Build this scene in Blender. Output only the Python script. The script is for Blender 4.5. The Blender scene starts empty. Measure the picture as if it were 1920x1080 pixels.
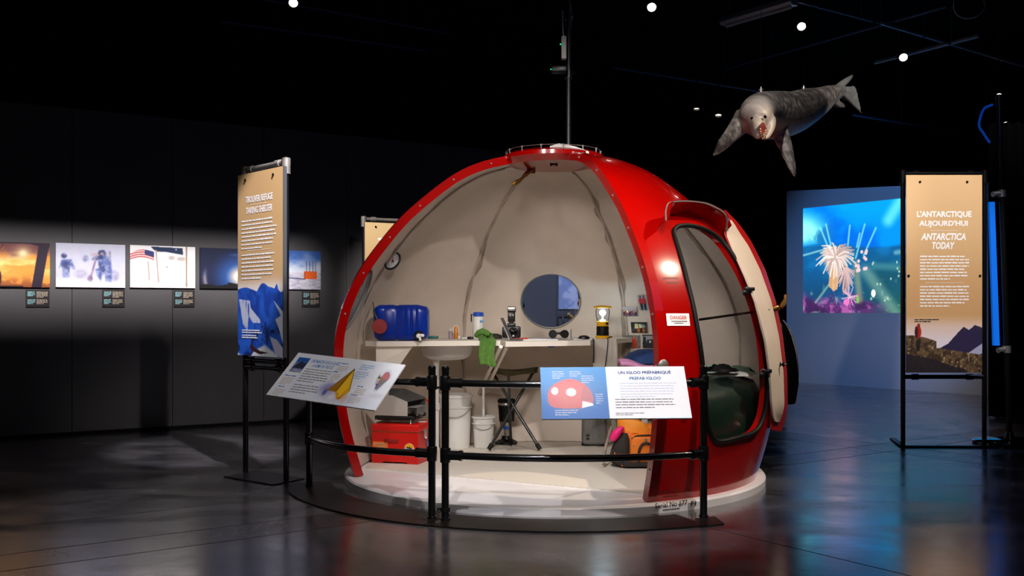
import bpy, bmesh, math, random
import numpy as np
from mathutils import Vector as V, Matrix as M
random.seed(7)
PI = math.pi
sc = bpy.context.scene
COL = sc.collection
F = 1867.0; H = 1.3; HZ = 585.0            # focal length in pixels, eye height, horizon row

# ---------------------------------------------------------------- camera, world, exposure, lights
cam = bpy.data.objects.new('camera', bpy.data.cameras.new('camera')); COL.objects.link(cam)
cam.location = (0, 0, H); cam.rotation_euler = (PI/2, 0, 0)
cam.data.sensor_width = 36; cam.data.lens = 36*F/1920; cam.data.shift_y = 45/1920; cam.data.clip_end = 200
sc.camera = cam
w = bpy.data.worlds.new('hall_ambient'); sc.world = w; w.use_nodes = True
w.node_tree.nodes['Background'].inputs[0].default_value = (0.6, 0.7, 1, 1)
w.node_tree.nodes['Background'].inputs[1].default_value = 0.003
sc.view_settings.view_transform = 'Standard'; sc.view_settings.look = 'None'
sc.view_settings.exposure = 0; sc.view_settings.gamma = 1; sc.view_settings.use_curve_mapping = False
sc.cycles.max_bounces = 6; sc.cycles.transparent_max_bounces = 12
sc.cycles.sample_clamp_indirect = 4

def spot(name, loc, tgt, watt, deg, blend=.5, col=(1, .93, .84), rad=.06, parent=None):
    d = bpy.data.lights.new(name, 'SPOT'); d.energy = watt; d.spot_size = math.radians(deg); d.spot_blend = blend
    d.color = col; d.shadow_soft_size = rad
    o = bpy.data.objects.new(name, d); COL.objects.link(o); o.location = loc
    o.rotation_euler = (V(tgt)-V(loc)).to_track_quat('-Z', 'Y').to_euler()
    return o
def area(name, loc, tgt, watt, sx, sy, col=(1, 1, 1), spread=180):
    d = bpy.data.lights.new(name, 'AREA'); d.energy = watt; d.shape = 'RECTANGLE'; d.size = sx; d.size_y = sy; d.color = col
    d.spread = math.radians(spread)
    o = bpy.data.objects.new(name, d); COL.objects.link(o); o.location = loc
    o.rotation_euler = (V(tgt)-V(loc)).to_track_quat('-Z', 'Y').to_euler()
    return o
WARM = (1, .93, .88); COOL = (.85, .92, 1)
# spots aimed at the dome, plus two added fills
spot('dome_key_light', (1.6, 2.2, 4.9), (.2, 7.6, .7), 720, 50, .6, WARM, .05)
spot('dome_front_light', (-.1, 4.9, 5.0), (.15, 7.5, .3), 560, 34, .7, WARM, .05)
spot('plinth_light', (-.7, 2.4, 4.9), (.25, 6.4, .1), 620, 26, .6, (.97, .95, 1), .04)
spot('dome_fill_light', (-.3, .6, 3.5), (.4, 8.8, 1.5), 720, 26, .7, WARM, .4)  # unseen fill added to brighten the back wall inside
spot('dome_left_fill', (-2.6, 1.2, 3.7), (.9, 8.8, 1.6), 740, 24, .8, WARM, .4)  # second unseen fill, added to lift the dim right side inside
spot('dome_side_light', (4.3, 6.3, 5.0), (1.6, 7.4, 1.7), 900, 36, .6, (1, .82, .62), .05)
# reading panels and banners
spot('left_banner_light', (-2.9, 3.4, 4.9), (-1.95, 7.7, 1.35), 260, 24, .5, WARM, .05)
spot('rear_banner_light', (-2.6, 8.0, 4.9), (-1.3, 11.5, 1.9), 1500, 22, .5, WARM, .05)
spot('right_banner_light', (4.0, 6.0, 4.9), (4.15, 9.6, 1.75), 1050, 26, .6, WARM, .05)
# photo wall washer: a strip of framing lamps
area('photo_wall_washer', (-3.36, 7.77, 4.0), (-4.88, 10.24, 1.76), 19, 5.8, .06, (1, .95, .93), 15)
# the suspended seal, the projection and the blue spill of the projector
spot('seal_light', (.9, 5.2, 4.9), (2.5, 8.9, 3.0), 520, 24, .6, WARM, .05)
spot('seal_tail_light', (4.6, 8.3, 5.0), (3.3, 10.3, 3.5), 190, 34, .6, WARM, .05)  # unseen extra spot added to brighten the tail
spot('seal_blue_light', (3.2, 9.0, .8), (2.9, 9.6, 2.9), 9, 30, .8, (.1, .35, 1), .1)
spot('projector_spill', (2.3, 10.0, 4.9), (6.4, 17.0, 2.0), 900, 34, .6, (.16, .42, 1), .1)
spot('projection_wall_fill', (6.0, 11.0, 4.8), (6.9, 15.6, .3), 130, 40, .9, (.9, .8, .9), .1)
spot('rear_hall_blue', (2.6, 9.9, 4.6), (.6, 13.4, 1.4), 900, 36, .7, (.6, .7, 1), .2)
spot('floor_banner_light', (-.6, 5.2, 4.95), (-2.85, 9.3, 0), 3000, 16, .5, (.95, .93, 1), .05)
spot('floor_left_light', (-3.0, 2.5, 4.9), (-3.4, 6.6, 0), 95, 50, 1.0, (.86, .88, 1), .3)
spot('floor_rear_right', (6.5, 8.5, 4.9), (4.0, 12.0, 0), 60, 60, 1.0, (.45, .55, 1), .3)
area('hall_glow', (3.5, 4.5, 5.1), (3.5, 9, 1.5), 14, 3, 3, (.35, .5, 1))

# ---------------------------------------------------------------- projection helpers (photograph row/column to a point in the hall)
def P(px, py, d): return V(((px-960)/F*d, d, H-(py-HZ)/F*d))
def G(px, py, z=0.0): return P(px, py, (H-z)*F/(py-HZ))
def lin(c):
    c = np.asarray(c, float)
    return np.where(c <= .04045, c/12.92, ((c+.055)/1.055)**2.4)
def L3(r, g, b): return tuple(float(x) for x in lin((r/255, g/255, b/255)))

# ---------------------------------------------------------------- materials
def mat(name, rgb, rough=.5, metal=0., var=.0, scale=8., bump=0., bscale=60., spec=.5, coat=0., emit=None, estr=0., detail=4):
    m = bpy.data.materials.new(name); m.use_nodes = True
    nt = m.node_tree; b = nt.nodes['Principled BSDF']
    c = L3(*rgb)
    b.inputs['Base Color'].default_value = (*c, 1); b.inputs['Roughness'].default_value = rough
    b.inputs['Metallic'].default_value = metal; b.inputs['Specular IOR Level'].default_value = spec
    b.inputs['Coat Weight'].default_value = coat; b.inputs['Coat Roughness'].default_value = .03
    tc = nt.nodes.new('ShaderNodeTexCoord')
    if var:
        n = nt.nodes.new('ShaderNodeTexNoise'); n.inputs['Scale'].default_value = scale; n.inputs['Detail'].default_value = detail
        nt.links.new(tc.outputs['Object'], n.inputs['Vector'])
        r = nt.nodes.new('ShaderNodeValToRGB')
        r.color_ramp.elements[0].position = .3; r.color_ramp.elements[1].position = .7
        r.color_ramp.elements[0].color = (*[x*(1-var) for x in c], 1)
        r.color_ramp.elements[1].color = (*[min(1, x*(1+var)) for x in c], 1)
        nt.links.new(n.outputs['Fac'], r.inputs['Fac']); nt.links.new(r.outputs['Color'], b.inputs['Base Color'])
    if bump:
        n = nt.nodes.new('ShaderNodeTexNoise'); n.inputs['Scale'].default_value = bscale; n.inputs['Detail'].default_value = 5
        nt.links.new(tc.outputs['Object'], n.inputs['Vector'])
        u = nt.nodes.new('ShaderNodeBump'); u.inputs['Strength'].default_value = bump; u.inputs['Distance'].default_value = .01
        nt.links.new(n.outputs['Fac'], u.inputs['Height']); nt.links.new(u.outputs['Normal'], b.inputs['Normal'])
    if emit:
        b.inputs['Emission Color'].default_value = (*L3(*emit), 1); b.inputs['Emission Strength'].default_value = estr
    return m
MT = {}
def mk(k, *a, **kw): MT[k] = mat(k, *a, **kw)
mk('red_gelcoat', (158, 3, 1), .2, var=.05, scale=3, coat=.6, spec=.3)
mk('red_paint', (150, 4, 2), .42, var=.05, scale=3, spec=.3)
mk('cream_liner', (205, 190, 175), .5, var=.05, scale=5, bump=.06, bscale=18)
mk('white_fibreglass', (225, 222, 224), .3, var=.03, scale=6)
mk('black_pipe', (12, 12, 13), .22, spec=.5, coat=.4)
mk('black_plate', (22, 19, 17), .42, var=.2, scale=8, metal=.3)
mk('grey_metal', (140, 134, 128), .42, metal=.6, var=.15, scale=20)
mk('brass', (150, 112, 58), .38, metal=.9, var=.15, scale=30)
mk('black_rubber', (9, 9, 9), .55, spec=.25)
mk('black_plastic', (10, 10, 11), .35)
mk('gloss_black', (6, 7, 9), .12, coat=1)
mk('white_plastic', (226, 224, 220), .4)
mk('white_paint', (226, 218, 206), .4, var=.03)
mk('blue_plastic', (4, 44, 150), .28, var=.12, scale=9)
mk('sky_plastic', (30, 80, 190), .35)
mk('red_plastic', (200, 18, 12), .35, var=.04)
mk('dark_red', (140, 14, 12), .5)
mk('green_cloth', (78, 118, 44), .9, var=.2, scale=30, bump=.3, bscale=90)
mk('olive_canvas', (72, 66, 40), .85, var=.15, scale=40, bump=.2, bscale=200)
mk('orange_fabric', (236, 122, 24), .6, var=.06, scale=14, bump=.15, bscale=120)
mk('amber_fabric', (246, 150, 40), .55, var=.06, scale=14, bump=.15, bscale=120)
mk('charcoal_fabric', (44, 38, 34), .85, var=.3, scale=40, bump=.3, bscale=90)
mk('pink_fabric', (240, 30, 120), .6)
mk('pale_pink', (206, 140, 186), .85, var=.1, scale=20)
mk('navy_fabric', (22, 52, 104), .85, var=.12, scale=20)
mk('green_nylon', (12, 32, 25), .42, var=.25, scale=6, bump=.35, bscale=9)
mk('teal_sheet', (150, 190, 174), .6, var=.15, scale=16, bump=.4, bscale=24)
mk('grey_case', (112, 110, 108), .45, var=.08, scale=10)
mk('steel', (190, 188, 184), .3, metal=.85, var=.05)
mk('silver_paint', (176, 170, 162), .45, metal=.15)
mk('dark_grey', (70, 72, 74), .4, metal=.3)
mk('yellow_plastic', (232, 172, 16), .35)
mk('amber', (196, 120, 30), .4)
mk('pale_purple', (170, 150, 165), .4)
mk('teal', (20, 110, 110), .5)
mk('paper', (222, 222, 218), .7)
mk('print_white', (250, 250, 250), .6)
mk('print_black', (14, 14, 16), .6)
mk('print_dark_red', (96, 10, 8), .5)
mk('print_red', (206, 20, 24), .5)
mk('print_grey', (120, 120, 124), .7)
mk('print_blue', (44, 120, 190), .6)
mk('print_strong_blue', (16, 74, 140), .6)
mk('print_mid_blue', (60, 118, 176), .6)
mk('print_pale_blue', (120, 172, 220), .6)
mk('print_cyan', (150, 200, 205), .6)
mk('print_tan', (184, 168, 150), .6)
mk('print_pale', (206, 214, 232), .6)
mk('label_black', (32, 26, 28), .6)
mk('seam_dirt', (150, 134, 120), .7, var=.4, scale=7, bump=.2)
mk('sealant', (176, 160, 146), .6, var=.25, scale=9)
mk('seal_eye', (8, 8, 10), .05, coat=1)
mk('seal_mouth', (120, 34, 22), .4, var=.4, scale=40)
mk('seal_tooth', (240, 214, 150), .3)
mk('wall_paint', (84, 81, 84), .55, var=.06, scale=2.5)
mk('dark_wall', (22, 23, 30), .8, var=.1, scale=1, spec=.1)
mk('pale_wall', (196, 194, 204), .75, var=.03, scale=1.5)
mk('ceiling_paint', (4, 4, 5), .9, spec=.03)
mk('pipe_paint', (84, 96, 130), .4, metal=.3)
mk('pale_pipe', (205, 208, 216), .35, metal=.4)
mk('lamp_can', (20, 20, 22), .4)
mk('lamp_glow', (255, 250, 240), .3, emit=(255, 246, 232), estr=14)
mk('lamp_dim', (255, 250, 240), .3, emit=(255, 240, 220), estr=2.5)
mk('bulb_glow', (255, 255, 255), .3, emit=(225, 245, 255), estr=9)
mk('led_green', (0, 255, 140), .3, emit=(0, 255, 150), estr=1.5)
mk('blue_lightbox', (20, 90, 190), .3, emit=(0, 110, 235), estr=.5)
mk('blue_cable', (20, 90, 190), .4, emit=(0, 80, 210), estr=.25)  # faint glow put into the cable, which is no lamp
mk('curtain', (2, 2, 3), .9, spec=.05)
mk('skin_tone', (226, 170, 96), .5)
mk('joint', (10, 9, 9), .8)
mk('gasket_grey', (120, 118, 112), .5)

def glass(name, col=(1, 1, 1), fac=.08, rough=.02):
    m = bpy.data.materials.new(name); m.use_nodes = True; nt = m.node_tree
    for n in list(nt.nodes): nt.nodes.remove(n)
    o = nt.nodes.new('ShaderNodeOutputMaterial'); mx = nt.nodes.new('ShaderNodeMixShader')
    t = nt.nodes.new('ShaderNodeBsdfTransparent'); g = nt.nodes.new('ShaderNodeBsdfGlossy')
    t.inputs[0].default_value = (*col, 1); g.inputs['Roughness'].default_value = rough
    f = nt.nodes.new('ShaderNodeLayerWeight'); f.inputs['Blend'].default_value = fac
    nt.links.new(f.outputs['Fresnel'], mx.inputs[0]); nt.links.new(t.outputs[0], mx.inputs[1]); nt.links.new(g.outputs[0], mx.inputs[2])
    nt.links.new(mx.outputs[0], o.inputs[0])
    MT[name] = m
glass('acrylic', (.85, .9, .96), .1); glass('lamp_glass', (.95, .97, 1), .1)

def floor_material(name, a, b, r0, r1, scale, coat):
    m = mat(name, (60, 58, 60), .2, spec=.5, coat=coat); nt = m.node_tree; bs = nt.nodes['Principled BSDF']
    g = nt.nodes.new('ShaderNodeNewGeometry')
    mp = nt.nodes.new('ShaderNodeMapping'); nt.links.new(g.outputs['Position'], mp.inputs['Vector']); mp.inputs['Rotation'].default_value = (0, 0, .6)
    mp.inputs['Scale'].default_value = (1, 1.6, 1)
    n1 = nt.nodes.new('ShaderNodeTexNoise'); n1.inputs['Scale'].default_value = scale; n1.inputs['Detail'].default_value = 9; n1.inputs['Roughness'].default_value = .66
    n1.inputs['Distortion'].default_value = .6
    n2 = nt.nodes.new('ShaderNodeTexNoise'); n2.inputs['Scale'].default_value = scale*7; n2.inputs['Detail'].default_value = 6
    nt.links.new(mp.outputs[0], n1.inputs['Vector']); nt.links.new(mp.outputs[0], n2.inputs['Vector'])
    r = nt.nodes.new('ShaderNodeValToRGB'); r.color_ramp.elements[0].position = .33; r.color_ramp.elements[1].position = .68
    r.color_ramp.elements[0].color = (*L3(*a), 1); r.color_ramp.elements[1].color = (*L3(*b), 1)
    nt.links.new(n1.outputs['Fac'], r.inputs['Fac']); nt.links.new(r.outputs['Color'], bs.inputs['Base Color'])
    q = nt.nodes.new('ShaderNodeMapRange'); q.inputs['From Min'].default_value = .3; q.inputs['From Max'].default_value = .7
    q.inputs['To Min'].default_value = r0; q.inputs['To Max'].default_value = r1
    nt.links.new(n1.outputs['Fac'], q.inputs['Value']); nt.links.new(q.outputs[0], bs.inputs['Roughness']); nt.links.new(q.outputs[0], bs.inputs['Coat Roughness'])
    u = nt.nodes.new('ShaderNodeBump'); u.inputs['Strength'].default_value = .05; u.inputs['Distance'].default_value = .004
    nt.links.new(n2.outputs['Fac'], u.inputs['Height']); nt.links.new(u.outputs['Normal'], bs.inputs['Normal']); nt.links.new(u.outputs['Normal'], bs.inputs['Coat Normal'])
    MT[name] = m
floor_material('concrete', (50, 48, 51), (92, 88, 91), .13, .3, 1.3, .7)
floor_material('concrete_band', (44, 36, 32), (78, 66, 58), .15, .32, 1.6, .6)

def tread_material():
    m = mat('tread_plate', (214, 206, 194), .42); nt = m.node_tree; bs = nt.nodes['Principled BSDF']
    g = nt.nodes.new('ShaderNodeNewGeometry'); mp = nt.nodes.new('ShaderNodeMapping'); mp.inputs['Rotation'].default_value = (0, 0, .5)
    nt.links.new(g.outputs['Position'], mp.inputs['Vector'])
    br = nt.nodes.new('ShaderNodeTexBrick'); br.inputs['Scale'].default_value = 1; br.inputs['Brick Width'].default_value = .06; br.inputs['Row Height'].default_value = .035
    br.inputs['Mortar Size'].default_value = .007; br.inputs['Mortar Smooth'].default_value = .6
    br.inputs['Color1'].default_value = (1, 1, 1, 1); br.inputs['Color2'].default_value = (1, 1, 1, 1); br.inputs['Mortar'].default_value = (0, 0, 0, 1)
    nt.links.new(mp.outputs[0], br.inputs['Vector'])
    u = nt.nodes.new('ShaderNodeBump'); u.inputs['Strength'].default_value = .5; u.inputs['Distance'].default_value = .004
    nt.links.new(br.outputs['Color'], u.inputs['Height']); nt.links.new(u.outputs['Normal'], bs.inputs['Normal'])
    MT['tread_plate'] = m
tread_material()

def vcol_material(name, emit=0., rough=.5, spec=.4):
    m = bpy.data.materials.new(name); m.use_nodes = True; nt = m.node_tree; b = nt.nodes['Principled BSDF']
    a = nt.nodes.new('ShaderNodeAttribute'); a.attribute_name = 'Col'
    b.inputs['Roughness'].default_value = rough; b.inputs['Specular IOR Level'].default_value = spec
    if emit:
        b.inputs['Base Color'].default_value = (.05, .05, .05, 1); nt.links.new(a.outputs['Color'], b.inputs['Emission Color']); b.inputs['Emission Strength'].default_value = emit
    else: nt.links.new(a.outputs['Color'], b.inputs['Base Color'])
    MT[name] = m
vcol_material('printed_picture'); vcol_material('projected_picture', 1.2)
vcol_material('seal_hide', 0, .45)

# ---------------------------------------------------------------- mesh builder
class MB:
    def __init__(s): s.v = []; s.f = []; s.m = []; s.s = []
    def add(s, vs, fs, mi=0, sm=False):
        o = len(s.v); s.v += [V(v) for v in vs]
        for f in fs: s.f.append([i+o for i in f]); s.m.append(mi); s.s.append(sm)
        return s
    def box(s, c, size, rot=None, bevel=0., mi=0, seg=2):
        bm = bmesh.new(); bmesh.ops.create_cube(bm, size=1)
        bmesh.ops.scale(bm, vec=size, verts=bm.verts)
        if bevel: bmesh.ops.bevel(bm, geom=bm.edges[:], offset=bevel, segments=seg, affect='EDGES', profile=.5)
        bm.verts.index_update(); R = rot or M.Identity(3)
        s.add([R @ v.co + V(c) for v in bm.verts], [[v.index for v in f.verts] for f in bm.faces], mi, bool(bevel and seg > 1)); bm.free(); return s
    def tube(s, pts, r, n=10, mi=0, closed=False, cap=True):
        pts = [V(p) for p in pts]; k = len(pts); rs = r if hasattr(r, '__len__') else [r]*k
        T = []
        for i in range(k):
            a = pts[(i-1) % k] if (closed or i) else pts[0]; b = pts[(i+1) % k] if (closed or i < k-1) else pts[-1]
            T.append((b-a).normalized())
        u = T[0].orthogonal().normalized(); vs = []
        for i in range(k):
            u = (u - T[i]*u.dot(T[i])).normalized(); w_ = T[i].cross(u)
            for j in range(n):
                a = 2*PI*j/n; vs.append(pts[i]+(u*math.cos(a)+w_*math.sin(a))*rs[i])
        fs = []
        for i in range(k if closed else k-1):
            for j in range(n):
                i2 = (i+1) % k; j2 = (j+1) % n; fs.append([i*n+j, i*n+j2, i2*n+j2, i2*n+j])
        s.add(vs, fs, mi, True)
        if cap and not closed: s.add(vs[:n][::-1], [list(range(n))], mi); s.add(vs[-n:], [list(range(n))], mi)
        return s
    def lathe(s, prof, c=(0, 0, 0), axis=(0, 0, 1), n=28, mi=0, sm=True):
        q = V((0, 0, 1)).rotation_difference(V(axis).normalized()); vs = []; k = len(prof)
        for r, z in prof:
            for j in range(n):
                a = 2*PI*j/n; vs.append(V(c)+q @ V((r*math.cos(a), r*math.sin(a), z)))
        fs = [[i*n+j, i*n+(j+1) % n, (i+1)*n+(j+1) % n, (i+1)*n+j] for i in range(k-1) for j in range(n)]
        s.add(vs, fs, mi, sm)
        if prof[0][0] > 1e-6: s.add(vs[:n][::-1], [list(range(n))], mi)
        if prof[-1][0] > 1e-6: s.add(vs[-n:], [list(range(n))], mi)
        return s
    def prism(s, poly, off, mi=0):
        poly = [V(p) for p in poly]; n = len(poly); off = V(off)
        s.add(poly+[p+off for p in poly], [list(range(n))[::-1], list(range(n, 2*n))]+[[i, (i+1) % n, n+(i+1) % n, n+i] for i in range(n)], mi); return s
    def loft(s, rings, mi=0, closed=True, cap=True, sm=True):
        n = len(rings[0]); vs = [p for r in rings for p in r]; fs = []
        for i in range(len(rings)-1):
            for j in range(n if closed else n-1): fs.append([i*n+j, i*n+(j+1) % n, (i+1)*n+(j+1) % n, (i+1)*n+j])
        s.add(vs, fs, mi, sm)
        if cap and closed: s.add(rings[0][::-1], [list(range(n))], mi); s.add(rings[-1], [list(range(n))], mi)
        return s
    def grid(s, fn, nu, nv, mi=0, sm=True):
        vs = [fn(i/nu, j/nv) for j in range(nv+1) for i in range(nu+1)]
        s.add(vs, [[j*(nu+1)+i, j*(nu+1)+i+1, (j+1)*(nu+1)+i+1, (j+1)*(nu+1)+i] for j in range(nv) for i in range(nu)], mi, sm); return s
    def ball(s, c, r, n=14, mi=0, sq=(1, 1, 1)):
        k = n//2; rings = []
        for i in range(1, k):
            t = PI*i/k; rings.append([V(c)+V((r*sq[0]*math.sin(t)*math.cos(2*PI*j/n), r*sq[1]*math.sin(t)*math.sin(2*PI*j/n), -r*sq[2]*math.cos(t))) for j in range(n)])
        return s.loft(rings, mi)

ORG = {}
def obj(name, mb, mats, parent=None, fix=True, sharp=40):
    if isinstance(mats, str): mats = [mats]
    org = ORG.get(parent.name, V((0, 0, 0))) if parent else V((0, 0, 0))
    me = bpy.data.meshes.new(name)
    me.from_pydata([tuple(v-org) for v in mb.v], [], mb.f)
    for m in mats: me.materials.append(MT[m])
    me.polygons.foreach_set('material_index', mb.m); me.polygons.foreach_set('use_smooth', mb.s)
    if fix:
        bm = bmesh.new(); bm.from_mesh(me); bmesh.ops.remove_doubles(bm, verts=bm.verts, dist=1e-5)
        bmesh.ops.recalc_face_normals(bm, faces=bm.faces); bm.to_mesh(me); bm.free()
    me.update()
    if sharp and any(mb.s): me.set_sharp_from_angle(angle=math.radians(sharp))
    o = bpy.data.objects.new(name, me); COL.objects.link(o)
    if parent: o.parent = parent; ORG[o.name] = org
    return o
def tag(o, label, cat, group=None):
    o['label'] = label; o['category'] = cat
    if group: o['group'] = group
    return o
def thing(name, label, cat, loc, group=None):
    o = bpy.data.objects.new(name, None); COL.objects.link(o); o.location = loc; ORG[o.name] = V(loc); o.empty_display_size = .05
    return tag(o, label, cat, group)
def solo(name, label, cat, mb, mats, group=None, **kw):
    lo = V((min(v.x for v in mb.v), min(v.y for v in mb.v), min(v.z for v in mb.v))); hi = V((max(v.x for v in mb.v), max(v.y for v in mb.v), 0))
    c = V(((lo.x+hi.x)/2, (lo.y+hi.y)/2, lo.z)); mb.v = [v-c for v in mb.v]
    o = obj(name, mb, mats, **kw); o.location = c; ORG[o.name] = c
    return tag(o, label, cat, group)
def struct(name, mb, mats, **kw):
    o = obj(name, mb, mats, **kw); o['kind'] = 'structure'; ORG[o.name] = V((0, 0, 0)); return o

# ---------------------------------------------------------------- flat print: frames, lettering, painted pictures
class Frame:
    def __init__(s, o, ex, ey, n=None):
        s.o = V(o); s.w = V(ex).length; s.h = V(ey).length; s.x = V(ex).normalized(); s.y = V(ey).normalized()
        s.n = n or s.x.cross(s.y).normalized()
    def __call__(s, u, v, d=0.): return s.o+s.x*u+s.y*v+s.n*d
    def sub(s, u0, v0, u1, v1, d): return Frame(s(u0, v0, d), s.x*(u1-u0), s.y*(v1-v0), s.n)
_tc = {}
def glyphs(body, shear, bold):
    k = (body, shear, bold)
    if k not in _tc:
        c = bpy.data.curves.new('lettering', 'FONT'); c.body = body; c.shear = shear; c.offset = bold; c.fill_mode = 'FRONT' if hasattr(c, 'fill_mode') else c.fill_mode
        c.resolution_u = 3; o = bpy.data.objects.new('lettering', c); COL.objects.link(o)
        bpy.context.view_layer.update()
        me = bpy.data.meshes.new_from_object(o)
        vs = np.array([v.co[:2] for v in me.vertices]); fs = [list(p.vertices) for p in me.polygons]
        bpy.data.objects.remove(o); bpy.data.curves.remove(c); bpy.data.meshes.remove(me)
        lo = vs.min(0); hi = vs.max(0); _tc[k] = ((vs-lo)/(hi-lo), fs)
    return _tc[k]
def write(mb, fr, body, cx, cy, w_, h, d=.0016, shear=0., bold=.012, mi=0):
    vs, fs = glyphs(body, shear, bold)
    mb.add([fr(cx+(x-.5)*w_, cy+(y-.5)*h, d) for x, y in vs], fs, mi)
def rows(mb, fr, x0, x1, y1, pitch, n, th, seed=1, d=.0016, mi=0, center=False, last=.6):
    """a paragraph too small to read: one short bar per word"""
    rr = random.Random(seed)
    for k in range(n):
        y = y1-k*pitch; xe = x0+(x1-x0)*(last if k == n-1 else rr.uniform(.88, 1)); x = x0
        while x < xe-.004:
            e = min(xe, x+th*rr.uniform(2, 6)); q = th*rr.uniform(.75, 1)
            mb.add([fr(x, y, d), fr(e, y, d), fr(e, y+q, d), fr(x, y+q, d)], [[0, 1, 2, 3]], mi); x = e+th*.55
def bar(mb, fr, x0, y0, x1, y1, d=.0015, mi=0): mb.add([fr(x0, y0, d), fr(x1, y0, d), fr(x1, y1, d), fr(x0, y1, d)], [[0, 1, 2, 3]], mi)
def disc(mb, fr, cx, cy, rx, ry, d=.0016, n=24, mi=0): mb.add([fr(cx+rx*math.cos(2*PI*i/n), cy+ry*math.sin(2*PI*i/n), d) for i in range(n)], [list(range(n))], mi)
def poly(mb, fr, pts, d=.0016, mi=0): mb.add([fr(x, y, d) for x, y in pts], [list(range(len(pts)))], mi)
def _hash(ix, iy, s): 
    h = np.sin(ix*127.1+iy*311.7+s*74.7)*43758.5453; return h-np.floor(h)
def noise(x, y, s=0):
    ix = np.floor(x); iy = np.floor(y); fx = x-ix; fy = y-iy; fx = fx*fx*(3-2*fx); fy = fy*fy*(3-2*fy)
    a = _hash(ix, iy, s); b = _hash(ix+1, iy, s); c = _hash(ix, iy+1, s); d = _hash(ix+1, iy+1, s)
    return (a*(1-fx)+b*fx)*(1-fy)+(c*(1-fx)+d*fx)*fy
def fbm(x, y, s=0, o=5):
    t = 0; a = .5
    for i in range(o): t = t+a*noise(x*2**i, y*2**i, s+i*3.1); a *= .5
    return t/(1-.5**o)
def ss(a, b, x): t = np.clip((x-a)/(b-a), 0, 1); return t*t*(3-2*t)
def mixc(c, col, m):
    m = np.clip(m, 0, 1)[..., None]; return c*(1-m)+np.array(col, float)/255*m if not isinstance(col, np.ndarray) else c*(1-m)+col*m
def soften(c, n):
    for k in range(n):
        for ax_ in (0, 1): c = (np.roll(c, 1, ax_)+2*c+np.roll(c, -1, ax_))/4
    return c
def flat(U, col): return np.ones(U.shape+(3,))*np.array(col, float)/255
def seg(U, W, p, q, w_, soft=.4):
    ax, ay = p; bx, by = q; dx, dy = bx-ax, by-ay; t = np.clip(((U-ax)*dx+(W-ay)*dy)/(dx*dx+dy*dy+1e-9), 0, 1)
    d = np.hypot(U-ax-t*dx, W-ay-t*dy); return 1-ss(w_*(1-soft), w_*(1+soft), d)
def ell(U, W, cx, cy, rx, ry, soft=.15): return 1-ss(1-soft, 1+soft, np.hypot((U-cx)/rx, (W-cy)/ry))
def inpoly(U, W, pts):
    ins = np.zeros(U.shape, bool); n = len(pts)
    for i in range(n):
        x1, y1 = pts[i]; x2, y2 = pts[(i+1) % n]
        if y1 == y2: continue
        c = ((y1 > W) != (y2 > W)) & (U < (x2-x1)*(W-y1)/(y2-y1)+x1); ins ^= c
    return ins.astype(float)
def picture(name, fr, fn, nx, ny, parent, d=.002, mat_='printed_picture'):
    """a flat print: a fine grid of coloured points laid on the frame"""
    u = np.linspace(0, 1, nx); v = np.linspace(0, 1, ny); U, W = np.meshgrid(u, v)
    c = np.clip(fn(U, W), 0, 1)
    org = ORG.get(parent.name, V((0, 0, 0)))
    o = np.array(fr(0, 0, d)-org); X = np.array(fr.x)*fr.w; Y = np.array(fr.y)*fr.h
    co = (o+U[..., None]*X+W[..., None]*Y).reshape(-1, 3)
    i = np.arange(nx*ny).reshape(ny, nx)
    q = np.stack([i[:-1, :-1], i[:-1, 1:], i[1:, 1:], i[1:, :-1]], -1).reshape(-1, 4)
    me = bpy.data.meshes.new(name); me.from_pydata(co.tolist(), [], q.tolist())
    a = me.attributes.new('Col', 'FLOAT_COLOR', 'POINT')
    rgba = np.concatenate([lin(c).reshape(-1, 3), np.ones((nx*ny, 1))], 1).astype(np.float32)
    a.data.foreach_set('color', rgba.ravel()); me.materials.append(MT[mat_])
    ob = bpy.data.objects.new(name, me); COL.objects.link(ob); ob.parent = parent; return ob
# ================================================================ THE SETTING
# floor: a base with polished slabs let into it; all joints run along two directions
fx = V((.8166, .577, 0)); fy = V((-.577, .8166, 0))
mb = MB(); mb.box((1.5, 9, -.065), (34, 44, .1)); floor = struct('floor', mb, 'joint')
def slab(n0, n1, m0, m1, band):
    g = .006; a, b, c, d = n0+g, n1-g, m0+g, m1-g
    m_ = MB(); pts = [fx*a+fy*c, fx*b+fy*c, fx*b+fy*d, fx*a+fy*d]
    m_.prism([p+V((0, 0, -.014)) for p in pts], (0, 0, .014))
    obj('floor_band' if band else 'floor_slab', m_, 'concrete_band' if band else 'concrete', floor)
ncut = [-8, .2, 4.435, 8.17, 8.63, 13, 20]
for i in range(len(ncut)-1):
    nb = abs(ncut[i]-8.17) < .01
    mc = [-5, 1.3, 5.549, 5.925] + ([6.656] if ncut[i] < 4 else []) + [10.5, 15, 21]
    for j in range(len(mc)-1): slab(ncut[i], ncut[i+1], mc[j], mc[j+1], nb or abs(mc[j]-5.549) < .01)
mb = MB(); mb.box((1.5, 9, 5.45), (34, 44, .2)); ceiling = struct('ceiling', mb, 'ceiling_paint')
mb = MB(); mb.box((4, 25, 2.7), (30, .2, 5.4)); struct('wall_back', mb, 'dark_wall')
mb = MB(); mb.box((11.5, 12, 2.7), (.2, 26, 5.4)); struct('wall_right', mb, 'dark_wall')

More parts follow.
